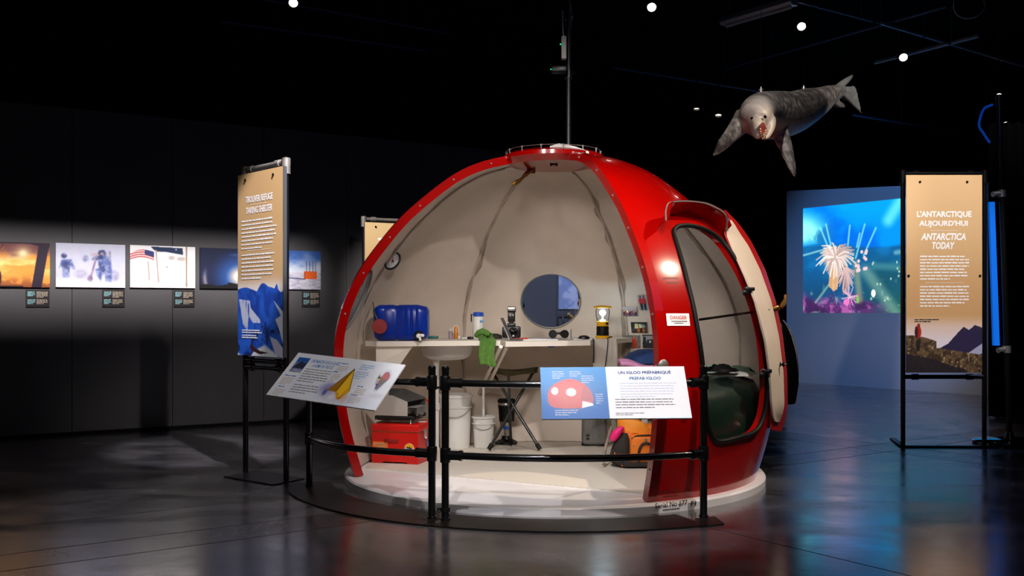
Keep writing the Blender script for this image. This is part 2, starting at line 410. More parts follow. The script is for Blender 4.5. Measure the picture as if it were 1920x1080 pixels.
# the long photo wall on the left, made of tall painted panels
WA = V((-5.22, 10.15, 0)); wu = V((.8506, .5257, 0)); WL = Frame(WA, wu, (0, 0, 1))
def wall_hit(fr, px, py):
    r = P(px, py, 1)-V((0, 0, H)); t = (fr.o-V((0, 0, H))).dot(fr.n)/r.dot(fr.n); q = V((0, 0, H))+r*t-fr.o
    return q.dot(fr.x), q.dot(fr.y)
s650 = wall_hit(WL, 650, 600)[0]; s_end = wall_hit(WL, 1120, 600)[0]
mb = MB(); sm_ = (s_end-3.2)/2
mb.prism([WL(-3.2, 0, -.04), WL(s_end, 0, -.04), WL(s_end, 3.44, -.04), WL(-3.2, 3.44, -.04)], WL.n*-.1)
wall_left = struct('wall_left', mb, 'wall_paint')
s = s650-1.03*6
while s < s_end-.05:
    e = min(s+1.03, s_end); mb = MB()
    q = [WL(s+.003, .004, 0), WL(e-.003, .004, 0), WL(e-.003, 3.45, 0), WL(s+.003, 3.45, 0)]
    mb.prism(q, WL.n*-.04); obj('wall_panel', mb, 'wall_paint', wall_left); s += 1.03
mb = MB(); mb.prism([WL(-3.2, 0, .002), WL(s_end, 0, .002), WL(s_end, .035, .002), WL(-3.2, .035, .002)], WL.n*.012); struct('baseboard_left', mb, 'dark_wall')

# the pale wall that catches the projection
a = P(1475, 585, 18.6); b = P(1848, 585, 15.48); a.z = b.z = 0
RW = Frame(a, b-a, (0, 0, 1)); rl = (b-a).length
mb = MB(); mb.prism([RW(0, 0), RW(rl, 0), RW(rl, 3.32), RW(0, 3.56)], RW.n*-.25); struct('wall_projection', mb, 'pale_wall')

# ================================================================ PICTURES ON THE PHOTO WALL
def im_sunset(U, W):
    n = fbm(U*4, W*9, 3); c = flat(U, (232, 150, 60)); c = mixc(c, (255, 214, 130), ss(.45, .75, n)*ss(.1, .5, W))
    c = mixc(c, (110, 62, 66), ss(.62, .9, W+.35*(n-.5))); c = mixc(c, (150, 80, 40), ss(.35, .0, W)*ss(.45, .6, fbm(U*6, W*6, 9)))
    c = mixc(c, (255, 250, 220), np.exp(-((U-.62)**2*1.8+(W-.76)**2)/.005)); c = mixc(c, (255, 220, 150), .6*np.exp(-((U-.62)**2*1.8+(W-.76)**2)/.03))
    c = mixc(c, (40, 24, 44), inpoly(U, W, [(.74, 0), (.84, .93), (.6, 1.01), (1.01, 1.01), (.97, .8), (.88, 0)])); c = mixc(c, (46, 26, 40), W > .97)
    c = mixc(c, (34, 20, 26), ell(U, W, .27, .2, .05, .2)); c = mixc(c, (34, 20, 26), (W < .03)*(U < .62)); c = mixc(c, (60, 30, 30), seg(U, W, (.25, .7), (.36, 1), .006))
    return soften(c, 1)
def im_diggers(U, W):
    n = fbm(U*5, W*5, 1); c = flat(U, (206, 206, 226)); c = mixc(c, (236, 234, 244), ss(.35, .0, W)); c = mixc(c, (176, 178, 204), .5*ss(.5, .7, n)*ss(.5, .25, W)*ss(.1, .3, W))
    b = (84, 100, 164); d = (52, 62, 112)
    for q in ([(.04, .42), (.08, .62), (.22, .64), (.28, .42), (.24, .4), (.2, .52), (.19, .22), (.09, .22), (.1, .52)],): c = mixc(c, b, .9*inpoly(U, W, q))
    c = mixc(c, d, ell(U, W, .115, .71, .04, .055)); c = mixc(c, (150, 140, 170), .6*ell(U, W, .35, .3, .09, .1, .5)); c = mixc(c, (110, 114, 160), .8*ell(U, W, .42, .66, .045, .075, .3))
    c = mixc(c, (190, 160, 176), .8*inpoly(U, W, [(.49, .72), (.78, .75), (.78, .8), (.49, .79)])); c = mixc(c, (120, 110, 150), seg(U, W, (.77, .84), (.79, .35), .012)); c = mixc(c, (150, 145, 180), .8*ell(U, W, .84, .27, .07, .13, .4))
    c = mixc(c, b, inpoly(U, W, [(.6, .68), (.66, .8), (.76, .7), (.8, .5), (.8, .12), (.71, .12), (.7, .3), (.66, .3), (.64, .12), (.58, .3), (.56, .42), (.62, .45)]))
    c = mixc(c, d, ell(U, W, .66, .8, .06, .07)); c = mixc(c, d, seg(U, W, (.55, .66), (.64, .7), .04)); c = mixc(c, (120, 84, 120), seg(U, W, (.57, .66), (.49, .2), .011)); c = mixc(c, (118, 84, 124), ell(U, W, .485, .19, .04, .09))
    c = mixc(c, (52, 60, 110), .8*ell(U, W, .14, .5, .06, .1, .5)); c = mixc(c, (110, 120, 176), .7*ell(U, W, .72, .6, .04, .1, .6)); c = mixc(c, (190, 160, 160), ell(U, W, .655, .78, .025, .03)); c = mixc(c, (60, 70, 120), .7*inpoly(U, W, [(.6, .6), (.7, .5), (.74, .35), (.68, .33), (.6, .5)])); c = soften(c, 5); c = mixc(c, (200, 200, 224), .55*ss(.35, .7, fbm(U*22, W*16, 6))); return mixc(c, (228, 228, 240), .9*ss(.2, .08, W+.1*(n-.5)))
def im_flags(U, W):
    n = fbm(U*7, W*9, 5); c = flat(U, (250, 248, 250)); c = mixc(c, (206, 204, 218), .7*ss(.5, .75, n)*ss(.6, .4, W)); c = mixc(c, (232, 226, 224), .9*ss(.15, .0, W))
    c = mixc(c, (190, 176, 170), .8*(ell(U, W, .63, .72, .05, .05)+ell(U, W, .78, .7, .07, .05)))
    yy = (W-.66-.06*np.sin(U*9)); fl = (U < .36)*(yy > 0)*(yy < .2-.12*(.36-U)); st = ((yy*38).astype(int) % 2 == 0); c = mixc(c, (196, 60, 66), fl*st); c = mixc(c, (250, 240, 240), fl*(~st)); c = mixc(c, (52, 62, 120), fl*(U > .22)*(yy > .07))
    c = mixc(c, (30, 48, 84), inpoly(U, W, [(.31, .98), (.8, .96), (.81, .8), (.68, .83), (.55, .86), (.42, .86), (.36, .9)])); c = mixc(c, (200, 210, 220), ell(U, W, .7, .92, .012, .02))
    for p, q in (((.27, .62), (.29, .18)), ((.39, .9), (.43, .14))): c = mixc(c, (170, 140, 120), seg(U, W, p, q, .008))
    c = mixc(c, (120, 100, 84), seg(U, W, (.862, 1), (.862, .04), .009)); c = mixc(c, (246, 200, 170), seg(U, W, (.85, 1), (.85, .04), .006)); c = mixc(c, (60, 90, 100), ell(U, W, .555, .5, .006, .03)); return soften(c, 1)
def im_halo(U, W):
    c = flat(U, (14, 24, 60)); d = np.hypot((U-.62)*1.5, W-.3); c = mixc(c, (34, 84, 160), ss(.8, .15, d)); c = mixc(c, (236, 206, 180), ss(.36, .04, d)); c = mixc(c, (255, 250, 240), ss(.16, .02, d))
    rg = np.hypot((U-.62)*1.5, W-.3); c = mixc(c, (190, 170, 170), .7*np.exp(-((rg-.82)/.05)**2)*ss(.6, .2, W)); c = mixc(c, (70, 100, 160), .5*ell(U, W, .62, .84, .14, .04, .6))
    h = .09+.02*np.sin(U*17)+.04*(U > .44); c = mixc(c, (6, 6, 10), W < h); c = mixc(c, (6, 6, 10), (U > .6)*(U < .86)*(W < .3)); return c
def im_hut(U, W):
    n = fbm(U*4, W*5, 8); c = flat(U, (60, 104, 190)); c = mixc(c, (214, 220, 236), ss(.98, .45, W+.4*(n-.5))); c = mixc(c, (206, 202, 214), W < .44); c = mixc(c, (160, 160, 186), (W < .44)*.8*ss(.5, .7, fbm(U*14, W*20, 4)))
    c = mixc(c, (232, 96, 24), (U > .68)*(U < .92)*(W > .27)*(W < .47)); c = mixc(c, (190, 70, 16), (U > .68)*(U < .71)*(W > .25)*(W < .45)); c = mixc(c, (90, 90, 120), seg(U, W, (.4, .29), (.68, .27), .016))
    for x in (.73, .79, .85, .9): c = mixc(c, (60, 60, 80), seg(U, W, (x, .47), (x, .74), .006))
    c = mixc(c, (200, 60, 30), ell(U, W, .24, .39, .02, .06)); c = mixc(c, (60, 40, 50), ell(U, W, .24, .32, .02, .03)); return c
def im_snowview(U, W):
    n = fbm(U*5, W*5, 12); c = flat(U, (150, 160, 196)); c = mixc(c, (206, 204, 224), ss(.4, .7, n)); return mixc(c, (120, 140, 190), .6*ss(.75, 1, W))
def photo(px0, px1, t0, t1, b0, b1, fn, label, nx=90, ny=64):
    s0, z0 = wall_hit(WL, px0, (t0+b0)/2)[0], 0; s1 = wall_hit(WL, px1, (t1+b1)/2)[0]
    zt = (wall_hit(WL, px0, t0)[1]+wall_hit(WL, px1, t1)[1])/2; zb = (wall_hit(WL, px0, b0)[1]+wall_hit(WL, px1, b1)[1])/2
    fr = WL.sub(s0, zb, s1, zt, .022)
    t = thing('mounted_photograph', label, 'photograph', WL((s0+s1)/2, zb, 0), 'photographs on the dark wall')
    mb = MB(); mb.prism([fr(0, 0), fr(fr.w, 0), fr(fr.w, fr.h), fr(0, fr.h)], fr.n*-.021); obj('backing_board', mb, 'print_black', t)
    picture('print', fr, fn, nx, ny, t); return fr
photo(-42, 93, 452.5, 456, 538, 538.5, im_sunset, 'photograph of an orange sunset seen through a dark window frame', 190, 120)
photo(104, 234, 455.5, 459.5, 538.5, 539.5, im_diggers, 'photograph of two people in blue digging snow in a whiteout', 190, 120)
photo(243, 365, 459.5, 463.5, 539, 540.5, im_flags, 'photograph of flags on thin poles over bright snow', 180, 120)
photo(374, 490, 464.5, 468, 540.5, 542, im_halo, 'dark photograph of a sun halo above a black building', 170, 110)
photo(500, 600, 468.5, 471.5, 542, 543, im_hut, 'photograph of an orange hut and small figure on snow', 150, 110)
def caption(px0, px1, y0, y1, label, seed):
    s0 = wall_hit(WL, px0, y0)[0]; s1 = wall_hit(WL, px1, y0)[0]; zt = wall_hit(WL, px0, y0)[1]; zb = wall_hit(WL, px0, y1)[1]
    fr = WL.sub(s0, zb, s1, zt, .012); t = thing('caption_plate', label, 'caption', WL((s0+s1)/2, zb, 0), 'captions under the photographs')
    mb = MB(); mb.prism([fr(0, 0), fr(fr.w, 0), fr(fr.w, fr.h), fr(0, fr.h)], fr.n*-.011); obj('plate', mb, 'label_black', t)
    mb = MB(); w_, h = fr.w, fr.h
    for k, (y, n) in enumerate(((.86, 4), (.40, 4))):
        rows(mb, fr, .07*w_, .4*w_, h*y, h*.075, n, h*.05, seed+k, mi=0, last=.7); rows(mb, fr, .45*w_, .94*w_, h*y, h*.075, n+1 if k == 0 else n, h*.05, seed+5+k, mi=1)
    o = obj('caption_text', mb, ['print_cyan', 'print_tan'], t); o['kind'] = 'stuff'
caption(48, 92.5, 543.5, 575.5, 'small dark caption plate under the orange sunset photograph', 1)
caption(191.5, 233.5, 543.5, 575.5, 'small dark caption plate under the digging people photograph', 2)
caption(325.5, 364.5, 544.5, 575.5, 'small dark caption plate under the flags photograph', 3)
caption(566, 599.5, 546.5, 575.5, 'small dark caption plate under the orange hut photograph', 4)
# seen through the igloo's round rear window
fr = WL.sub(wall_hit(WL, 1046, 550)[0], wall_hit(WL, 1046, 580)[1], wall_hit(WL, 1112, 550)[0], wall_hit(WL, 1046, 517)[1], .02)
t = thing('snow_picture', 'pale snow picture on the wall seen through the rear window', 'picture', fr(fr.w/2, 0))
mb = MB(); mb.prism([fr(0, 0), fr(fr.w, 0), fr(fr.w, fr.h), fr(0, fr.h)], fr.n*-.018); obj('backing_board', mb, 'paper', t); picture('print', fr, im_snowview, 60, 50, t)

# ================================================================ THE PROJECTED PICTURE
s0, zt = wall_hit(RW, 1506, 391); _, zb = wall_hit(RW, 1506, 586.5); s1 = wall_hit(RW, 1690, 500)[0]
PW = 1.62
def im_anemone(U0, W):
    U = U0*PW; n = fbm(U*3, W*3, 2); c = flat(U, (0, 146, 240)); c = mixc(c, (0, 108, 226), ss(.45, .7, n)); c = mixc(c, (20, 200, 255), ss(.5, .75, fbm(U*2.2+.4, W*2.6, 6)))
    c = mixc(c, (150, 255, 250), ss(.38, .05, U)*ss(.6, .74, W)*ss(1.04, .8, W+.3*U)*1.1); c = mixc(c, (0, 170, 246), .6*ss(.3, .6, U)*ss(.75, .95, W))
    c = mixc(c, (110, 236, 255), .8*seg(U, W, (.88, .82), (1.02, 1.02), .05, .9)); c = mixc(c, (0, 84, 160), .7*ell(U, W, .2, .72, .1, .1, .9)*ss(.4, .6, fbm(U*10, W*10, 3)))
    hz = .62+.03*np.sin(U*5+.6); sea = ss(hz+.015, hz-.025, W); sc_ = flat(U, (12, 92, 152)); sc_ = mixc(sc_, (16, 112, 176), ss(.4, .7, fbm(U*6, W*9, 4))); sc_ = mixc(sc_, (20, 70, 110), ss(.5, .1, W)*ss(.3, .7, n)); sc_ = mixc(sc_, (24, 80, 90), ss(.5, .75, U)*ss(.6, .3, W)*.8)
    c = mixc(c, sc_, sea)
    fl = fbm(U*7, W*7, 7); gr = ss(.22, .05, W+.25*(fl-.5))*ss(.95, .55, U+.3*(fl-.5)); c = mixc(c, (92, 42, 104), gr); c = mixc(c, (170, 86, 160), gr*ss(.5, .62, fbm(U*16, W*16, 8))); c = mixc(c, (60, 30, 80), gr*ss(.5, .35, fbm(U*12, W*12, 5)))
    c = mixc(c, (30, 90, 70), ss(.25, .0, W)*ss(.7, 1, U)*.8); c = mixc(c, (140, 190, 170), .5*ss(.66, .74, fbm(U*22, W*22, 9))*ss(.4, .1, W))
    rr = random.Random(4)
    c = mixc(c, (150, 214, 220), .7*seg(U, W, (0, .55), (.26, .6), .01)); c = mixc(c, (170, 226, 220), .5*seg(U, W, (.95, .53), (1.2, .55), .02, .8))
    for x0, y0, x1, y1 in ((.28, .6, .19, .8), (.31, .6, .25, .83), (.48, .62, .5, .8), (.56, .5, .65, .8), (.64, .52, .76, .76), (.57, .6, .6, .72)): c = mixc(c, (150, 240, 246), .75*seg(U, W, (x0, y0), (x1, y1), .008, .8))
    c = mixc(c, (150, 190, 170), .6*seg(U, W, (.14, .1), (.28, .26), .012)); c = mixc(c, (140, 150, 120), .75*seg(U, W, (.6, .12), (.56, .45), .03, .8)); c = mixc(c, (150, 190, 170), .5*seg(U, W, (.66, .38), (.95, .0), .05, .9)); c = mixc(c, (90, 160, 160), .5*seg(U, W, (.75, .42), (1.2, .38), .03, .9))
    c = mixc(c, (204, 160, 116), inpoly(U, W, [(.28, .25), (.29, .48), (.41, .48), (.37, .22), (.33, .2)])); c = mixc(c, (240, 190, 140), .6*ss(.5, .6, fbm(U*20, W*8, 1))*inpoly(U, W, [(.28, .25), (.29, .48), (.41, .48), (.37, .22), (.33, .2)]))
    c = mixc(c, (150, 110, 110), .9*inpoly(U, W, [(.4, .48), (.5, .4), (.47, .17), (.43, .17)]))
    c = mixc(c, (206, 178, 168), ell(U, W, .35, .5, .12, .1, .3))
    for k in range(64):
        a = rr.uniform(0, 2*PI); r0 = rr.uniform(0, .04); L = rr.uniform(.12, .2); x, y = .35+r0*math.cos(a), .52+r0*math.sin(a); ex, ey = x+L*math.cos(a), y+L*.75*math.sin(a)-.03; mx_, my = (x+ex)/2, (y+ey)/2+.04
        cl = rr.choice([(236, 224, 214), (214, 190, 180), (240, 234, 228), (190, 160, 152)]); c = mixc(c, cl, .9*seg(U, W, (x, y), (mx_, my), .008)); c = mixc(c, cl, .9*seg(U, W, (mx_, my), (ex, ey), .006))
    for k in range(26):
        a = rr.uniform(-2.9, -.2); L = rr.uniform(.1, .22); c = mixc(c, (214, 180, 176), .8*seg(U, W, (.46, .42), (.46+.09*math.cos(a), .42+1.25*L*math.sin(a)), .005))
    for k in range(16):
        a = rr.uniform(0, 2*PI); c = mixc(c, (226, 180, 206), .8*seg(U, W, (.5, .15), (.5+.08*math.cos(a), .15+.09*math.sin(a)), .005))
    c = mixc(c, (240, 120, 190), ell(U, W, .465, .1, .03, .03)); c = mixc(c, (232, 252, 246), ell(U, W, .735, .175, .022, .035)); c = mixc(c, (120, 190, 80), ell(U, W, .58, .12, .014, .035))
    for k in range(14): c = mixc(c, (244, 200, 206), ell(U, W, .61+rr.uniform(-.05, .06), .5+rr.uniform(-.13, .06), .014, .016))
    for k in range(16): c = mixc(c, (190, 220, 190), .8*ell(U, W, rr.uniform(.66, 1.1), rr.uniform(.1, .5), .008, .012))
    return c
fr = RW.sub(s0, zb, s0+(s1-s0)*PW, zt, .004)
t = thing('projected_picture', 'bright blue projected picture of a sea anemone on the pale wall', 'projection', fr(fr.w/2, 0))
picture('image_area', fr, im_anemone, 340, 230, t, 0, 'projected_picture')
# ================================================================ THE FIBREGLASS IGLOO
C = V((.33, 7.94, 0))
KZ = [.06, .30, .55, .80, 1.03, 1.20, 1.40, 1.65, 1.95, 2.13, 2.35, 2.46, 2.525]
KR = [1.575, 1.645, 1.70, 1.725, 1.728, 1.705, 1.645, 1.515, 1.285, 1.105, .825, .60, .36]
def catmull(pts, n, closed=False):
    pts = [np.array(p, float) for p in pts]; k = len(pts); out = []
    for i in range(k if closed else k-1):
        p1, p2 = pts[i], pts[(i+1) % k]; p0 = pts[(i-1) % k] if (closed or i) else 2*p1-p2; p3 = pts[(i+2) % k] if (closed or i < k-2) else 2*p2-p1
        for j in range(n):
            t = j/n; out.append(.5*(2*p1+(p2-p0)*t+(2*p0-5*p1+4*p2-p3)*t*t+(3*p1-p0-3*p2+p3)*t**3))
    if not closed: out.append(pts[-1])
    return out
_p = np.array(catmull(list(zip(KR, KZ)), 12)); _l = np.concatenate([[0], np.cumsum(np.hypot(*np.diff(_p, axis=0).T))])
NP = 56; _t = np.linspace(0, _l[-1], NP); PR = np.interp(_t, _l, _p[:, 0]); PZ = np.interp(_t, _l, _p[:, 1])
_d = np.gradient(np.stack([PR, PZ], 1), axis=0); _d /= np.linalg.norm(_d, axis=1)[:, None]; NR, NZ = _d[:, 1], -_d[:, 0]   # outward normal (r,z)
NZ = np.abs(NZ)*np.where(PZ > 1.0, 1, -1); TH = .05
IR = PR-NR*TH; IZ = np.maximum(PZ-NZ*TH, .06)
def ro(z): return float(np.interp(z, PZ, PR))
def ri(z): return float(np.interp(z, IZ, IR))
def nrm(th, z):
    nr = float(np.interp(z, PZ, NR)); nz = float(np.interp(z, PZ, NZ)); return V((nr*math.cos(th), nr*math.sin(th), nz)).normalized()
def cyl(th, r, z): return C+V((r*math.cos(th), r*math.sin(th), z))
def hit(px, py, outer=True):
    fn = ro if outer else ri; top = PZ[-1] if outer else IZ[-1]; prev = None; res = None
    for d in np.arange(5.6, 10.6, .01):
        p = P(px, py, d); q = p-C; rho = math.hypot(q.x, q.y); ins = rho < fn(p.z) and p.z < top
        if prev is not None and ins != prev and ((outer and ins) or (not outer and not ins)):
            a, b = d-.01, d
            for _ in range(14):
                m_ = (a+b)/2; pm = P(px, py, m_); qm = pm-C; im = math.hypot(qm.x, qm.y) < fn(pm.z) and pm.z < top
                if im == ins: b = m_
                else: a = m_
            if outer: return P(px, py, b)
            res = P(px, py, b)
        prev = ins
    return res
def tz(p): q = p-C; return math.atan2(q.y, q.x), p.z
def surf_out(px, py, off=0.):
    p = hit(px, py, True); th, z = tz(p); return p+nrm(th, z)*off
def surf_in(px, py, off=.006):
    p = hit(px, py, False); th, z = tz(p); return p-nrm(th, z)*off
R_ = math.radians
igloo = thing('fibreglass_igloo', 'red prefabricated dome igloo with cream inside, cut open at the front, open door', 'igloo', C)
EDG = [-69.4, 17, 63, 118, 166, 198]
def shell(t0, t1, n):
    mb = MB(); t0, t1 = R_(t0), R_(t1); o = [[cyl(t0+(t1-t0)*i/n, PR[k], PZ[k]) for i in range(n+1)] for k in range(NP)]; q = [[cyl(t0+(t1-t0)*i/n, IR[k], IZ[k]) for i in range(n+1)] for k in range(NP)]
    W_ = n+1; A = [p for r in o for p in r]; B = [p for r in q for p in r]; K = len(A); mb.v = A+B
    def f(x, mi): mb.f.append(x); mb.m.append(mi); mb.s.append(True)
    for k in range(NP-1):
        for i in range(n):
            a, b, c, d = k*W_+i, k*W_+i+1, (k+1)*W_+i+1, (k+1)*W_+i; f([a, b, c, d], 0); f([K+d, K+c, K+b, K+a], 1)
        for i, fl in ((0, 1), (n, 0)):
            a, d = k*W_+i, (k+1)*W_+i; x = [a, d, K+d, K+a]; f(x if fl else x[::-1], 0)
    for i in range(n):
        a, b = i, i+1; f([b, a, K+a, K+b], 1); a, b = (NP-1)*W_+i, (NP-1)*W_+i+1; f([a, b, K+b, K+a], 0)
    return obj('shell_panel', mb, ['red_gelcoat', 'cream_liner'], igloo)
panels = [shell(EDG[i], EDG[i+1], max(10, int((EDG[i+1]-EDG[i])/1.6))) for i in range(5)]
def cut(o, rings, mi=0):
    mb = MB(); mb.loft(rings, mi, sm=False); c = obj('cutter', mb, ['red_gelcoat', 'cream_liner'])
    c.location = -C
    md = o.modifiers.new('cut', 'BOOLEAN'); md.operation = 'DIFFERENCE'; md.object = c; md.solver = 'EXACT'
    bpy.context.view_layer.update(); dg = bpy.context.evaluated_depsgraph_get()
    me = bpy.data.meshes.new_from_object(o.evaluated_get(dg)); o.modifiers.clear(); o.data = me; bpy.data.objects.remove(c)
    me.set_sharp_from_angle(angle=R_(40))
# doorway
DOOR = [(1263, 440), (1266, 428), (1278, 423), (1300, 424), (1325, 432), (1345, 445), (1362, 463), (1380, 490), (1396, 520), (1410, 555), (1422, 595), (1431, 640), (1436, 690), (1437, 735), (1433, 770), (1424, 797), (1410, 812), (1385, 820), (1358, 827), (1342, 827), (1332, 815), (1325, 790), (1321, 740), (1317, 690), (1309, 630), (1299, 575), (1287, 525), (1275, 480)]
dtz = catmull([tz(hit(*q)) for q in DOOR], 4, True)
panels[0].location = (0, 0, 0)
# the shell meshes are stored relative to the igloo's base, so the cutters are too
for p_ in panels: p_.parent = None
cut(panels[0], [[cyl(t, ro(z)-.3, z) for t, z in dtz], [cyl(t, ro(z)+.3, z) for t, z in dtz]], 0)
def window(pan, px, py, R0, bulge=1.):
    p = hit(px, py, False); th, z = tz(p); p = cyl(th, ro(z), z); n = nrm(th, z); e1 = V((-math.sin(th), math.cos(th), 0)); e2 = n.cross(e1); e2 = e2 if e2.z > 0 else -e2
    cc = [p+e1*R0*math.cos(2*PI*i/48)+e2*R0*math.sin(2*PI*i/48) for i in range(48)]
    cut(pan, [[q-n*.3 for q in cc], [q+n*.3 for q in cc]], 1)
    mb = MB(); rings = []
    for rho in (1.05 if bulge else 1.0, .995, .93, .8, .65, .5, .35, .2, .08): rings.append([p+(e1*math.cos(2*PI*i/48)+e2*math.sin(2*PI*i/48))*R0*rho+n*(.012+.05*bulge*max(0, 1-rho**2)**.6-.04*(rho > .99)-.03*(1-bulge)) for i in range(48)])
    mb.loft(rings); o = obj('window_pane', mb, 'acrylic', igloo); o['label'] = 'bulging clear acrylic porthole'
    mb = MB(); mb.tube([p+(e1*math.cos(2*PI*i/48)+e2*math.sin(2*PI*i/48))*R0*1.0-n*.07 for i in range(48)], .009, 6, closed=True); obj('window_gasket', mb, 'gasket_grey', igloo)
    return p, n, e1, e2
wb = window(panels[2], 1033, 560, .285); wl = window(panels[4], 668, 556, .27, 0.)
for p_ in panels: p_.parent = igloo

def sect(th, rr, zz, dt): e = V((-math.sin(th), math.cos(th), 0)); return C+V((rr*math.cos(th), rr*math.sin(th), zz))+e*dt
def flange(deg, sgn):
    th = R_(deg); rings = []
    for k in range(NP):
        a = (PR[k]+NR[k]*.008, PZ[k]+NZ[k]*.008); b = (IR[k]-NR[k]*.008, max(.066, IZ[k]-NZ[k]*.008)); rings.append([sect(th, a[0], max(.066, a[1]), sgn*-.05), sect(th, a[0], max(.066, a[1]), sgn*.012), sect(th, b[0], b[1], sgn*.012), sect(th, b[0], b[1], sgn*-.01)])
    mb = MB(); mb.loft(rings, sm=True); o = obj('rim_flange', mb, 'red_gelcoat', igloo, sharp=30)
    for k in range(4, NP-2, 6):
        m_ = MB(); mid = sect(th, (PR[k]+IR[k])/2, (PZ[k]+IZ[k])/2, sgn*.012); e = V((-math.sin(th), math.cos(th), 0))*sgn
        m_.lathe([(.008, 0), (.008, .004), (.004, .008), (0, .009)], mid, e, 8); obj('bolt', m_, 'steel', o)
flange(-69.4, -1); flange(198, 1)
# inside seams: raised sealant beads in stained strips
for si, deg in enumerate((17, 63, 118, 166)):
    th = R_(deg); rr = random.Random(si); mb = MB(); L_, R2 = [], []
    for k in range(NP):
        w1 = .011+.06*max(0, noise(np.array(k*.33), np.array(si*7.3), 2)-.5)**1.2*2; w2 = .011+.06*max(0, noise(np.array(k*.29), np.array(si*5.3), 5)-.5)**1.2*2
        r_, z_ = IR[k]-NR[k]*.004, IZ[k]-NZ[k]*.004; L_.append(sect(th, r_, z_, float(w1))); R2.append(sect(th, r_, z_, -float(w2)))
    for k in range(1, NP-1): mb.add([L_[k], L_[k+1], R2[k+1], R2[k]], [[0, 1, 2, 3]], 0, True)
    mb.tube([sect(th, IR[k]-NR[k]*.004, IZ[k]-NZ[k]*.004, .004*math.sin(k*.9)) for k in range(1, NP-1)], .011, 6, 1)
    obj('seam_bead', mb, ['seam_dirt', 'sealant'], igloo)
# base ring and floor
mb = MB(); mb.lathe([(1.60, 0), (1.638, 0), (1.642, .05), (1.632, .064), (0, .064)], C, n=96); base = obj('base_ring', mb, 'white_fibreglass', igloo, sharp=35)
A, B = V((-1.60, -.03)), V((1.4, -1.63)); dv = (B-A).normalized(); nv = V((-dv.y, dv.x)); pl = []
for i in range(120):
    a = 2*PI*i/120; q = V((math.cos(a), math.sin(a)))*1.49; dd = (q-A).dot(nv)
    pl.append(q-nv*dd if dd < 0 else q)
pl = [q if q.length < 1.5 else q.normalized()*1.49 for q in pl]
mb = MB(); mb.prism([C+V((q.x, q.y, .062)) for q in pl], (0, 0, .012)); obj('floor_plate', mb, 'tread_plate', igloo)
# door gasket, reveal lip
mb = MB(); mb.tube([cyl(t, ro(z)+.004, z) for t, z in dtz], .017, 8, closed=True); obj('door_gasket', mb, 'black_rubber', igloo)
# crown: collar, white hatch lining, black cap, bolts, bent white vane
mb = MB(); mb.lathe([(.335, 2.462), (.35, 2.47), (.40, 2.505), (.40, 2.535), (.36, 2.556), (.335, 2.552), (.335, 2.462)], C, n=64); obj('crown_collar', mb, 'red_gelcoat', igloo)
mb = MB(); mb.lathe([(0, 2.52), (.2, 2.516), (.318, 2.49), (.334, 2.468), (.336, 2.5), (0, 2.54)], C, n=64); obj('hatch_lining', mb, 'white_paint', igloo)
mb = MB(); mb.lathe([(.30, 2.553), (.29, 2.572), (.18, 2.59), (0, 2.594)], C, n=48); cap = obj('crown_cap', mb, 'gloss_black', igloo)
mb = MB(); mb.tube([C+V((.375*math.cos(2*PI*i/48), .375*math.sin(2*PI*i/48), 2.575)) for i in range(48)], .0025, 5, closed=True); rail_ = obj('crown_wire', mb, 'steel', igloo)
for i in range(14):
    a = R_(-90+i*360/14+9); mb = MB(); mb.lathe([(.005, 0), (.005, .024), (.009, .025), (.009, .034), (0, .036)], C+V((.375*math.cos(a), .375*math.sin(a), 2.545)), n=8); obj('bolt', mb, 'steel', igloo)
mb = MB(); zz = .0
pts = [P(1031, 274, 7.6), P(1047, 269, 7.6), P(1062, 270.5, 7.6), P(1080, 275, 7.61), P(1096, 281, 7.62), P(1104, 284, 7.62)]
mb.loft([[p+V((0, .0, 0)), p+V((.04, .26, .025)), p+V((.04, .26, -.0)), p+V((0, -.008, -.034))] for p in pts], sm=False); obj('crown_vane', mb, 'white_plastic', igloo, sharp=0)
q0 = P(1040, 300, 7.94); mb = MB(); mb.lathe([(.02, 0), (.012, .02), (.006, .05), (.006, .07)], C+V((.0, -.1, 2.455)), n=12); mb.tube([C+V((-.03, -.1, 2.452)), C+V((0, -.1, 2.465)), C+V((.03, -.1, 2.452))], .007, 8); obj('hatch_hook', mb, 'black_plastic', igloo)
def lever(parent, pts, r, name='brass_handle', base=None):
    mb = MB(); mb.tube(catmull(pts, 4), [r*(1.25 if 0 < i < len(pts)*4-4 else .9)*(1+.25*math.sin(i*.8)) for i in range((len(pts)-1)*4+1)], 8)
    if base: mb.box(base, (.07, .05, .03), None, .008)
    return obj(name, mb, 'brass', parent)
lever(igloo, [P(961, 346, 8.0), P(975, 338, 8.02), P(983, 330, 8.05), P(992, 322, 8.1), P(1001, 318, 8.15)], .013, base=P(996, 322, 8.16))
# red hood over the doorway
bs = [(1232, 432), (1237, 415), (1250, 406), (1280, 403), (1314, 410), (1334, 421)]
base_ = [surf_out(*q) for q in bs]; lip_px = [(1246, 416), (1246, 395), (1256, 381), (1300, 380), (1332, 388), (1358, 405)]
lip = [P(x, y, base_[i].y-.13) for i, (x, y) in enumerate(lip_px)]
base_.append(P(1354, 441, base_[-1].y+.06)); lip.append(P(1360, 432, base_[-1].y-.08))
b2 = [V(q) for q in catmull(base_, 5)]; l2 = [V(q) for q in catmull(lip, 5)]
mb = MB(); up = V((.02, -.006, .014)); rings = []
for a, b in zip(b2, l2): mid = (a+b)/2+V((.03, -.02, .035)); rings.append([a, mid, b, b+up, mid+up*1.2, a+up])
mb.loft(rings); hood = obj('door_hood', mb, 'red_gelcoat', igloo, sharp=50)
mb = MB(); mb.tube([b+up*.5 for b in l2], .006, 6); obj('hood_edge', mb, 'gasket_grey', hood)
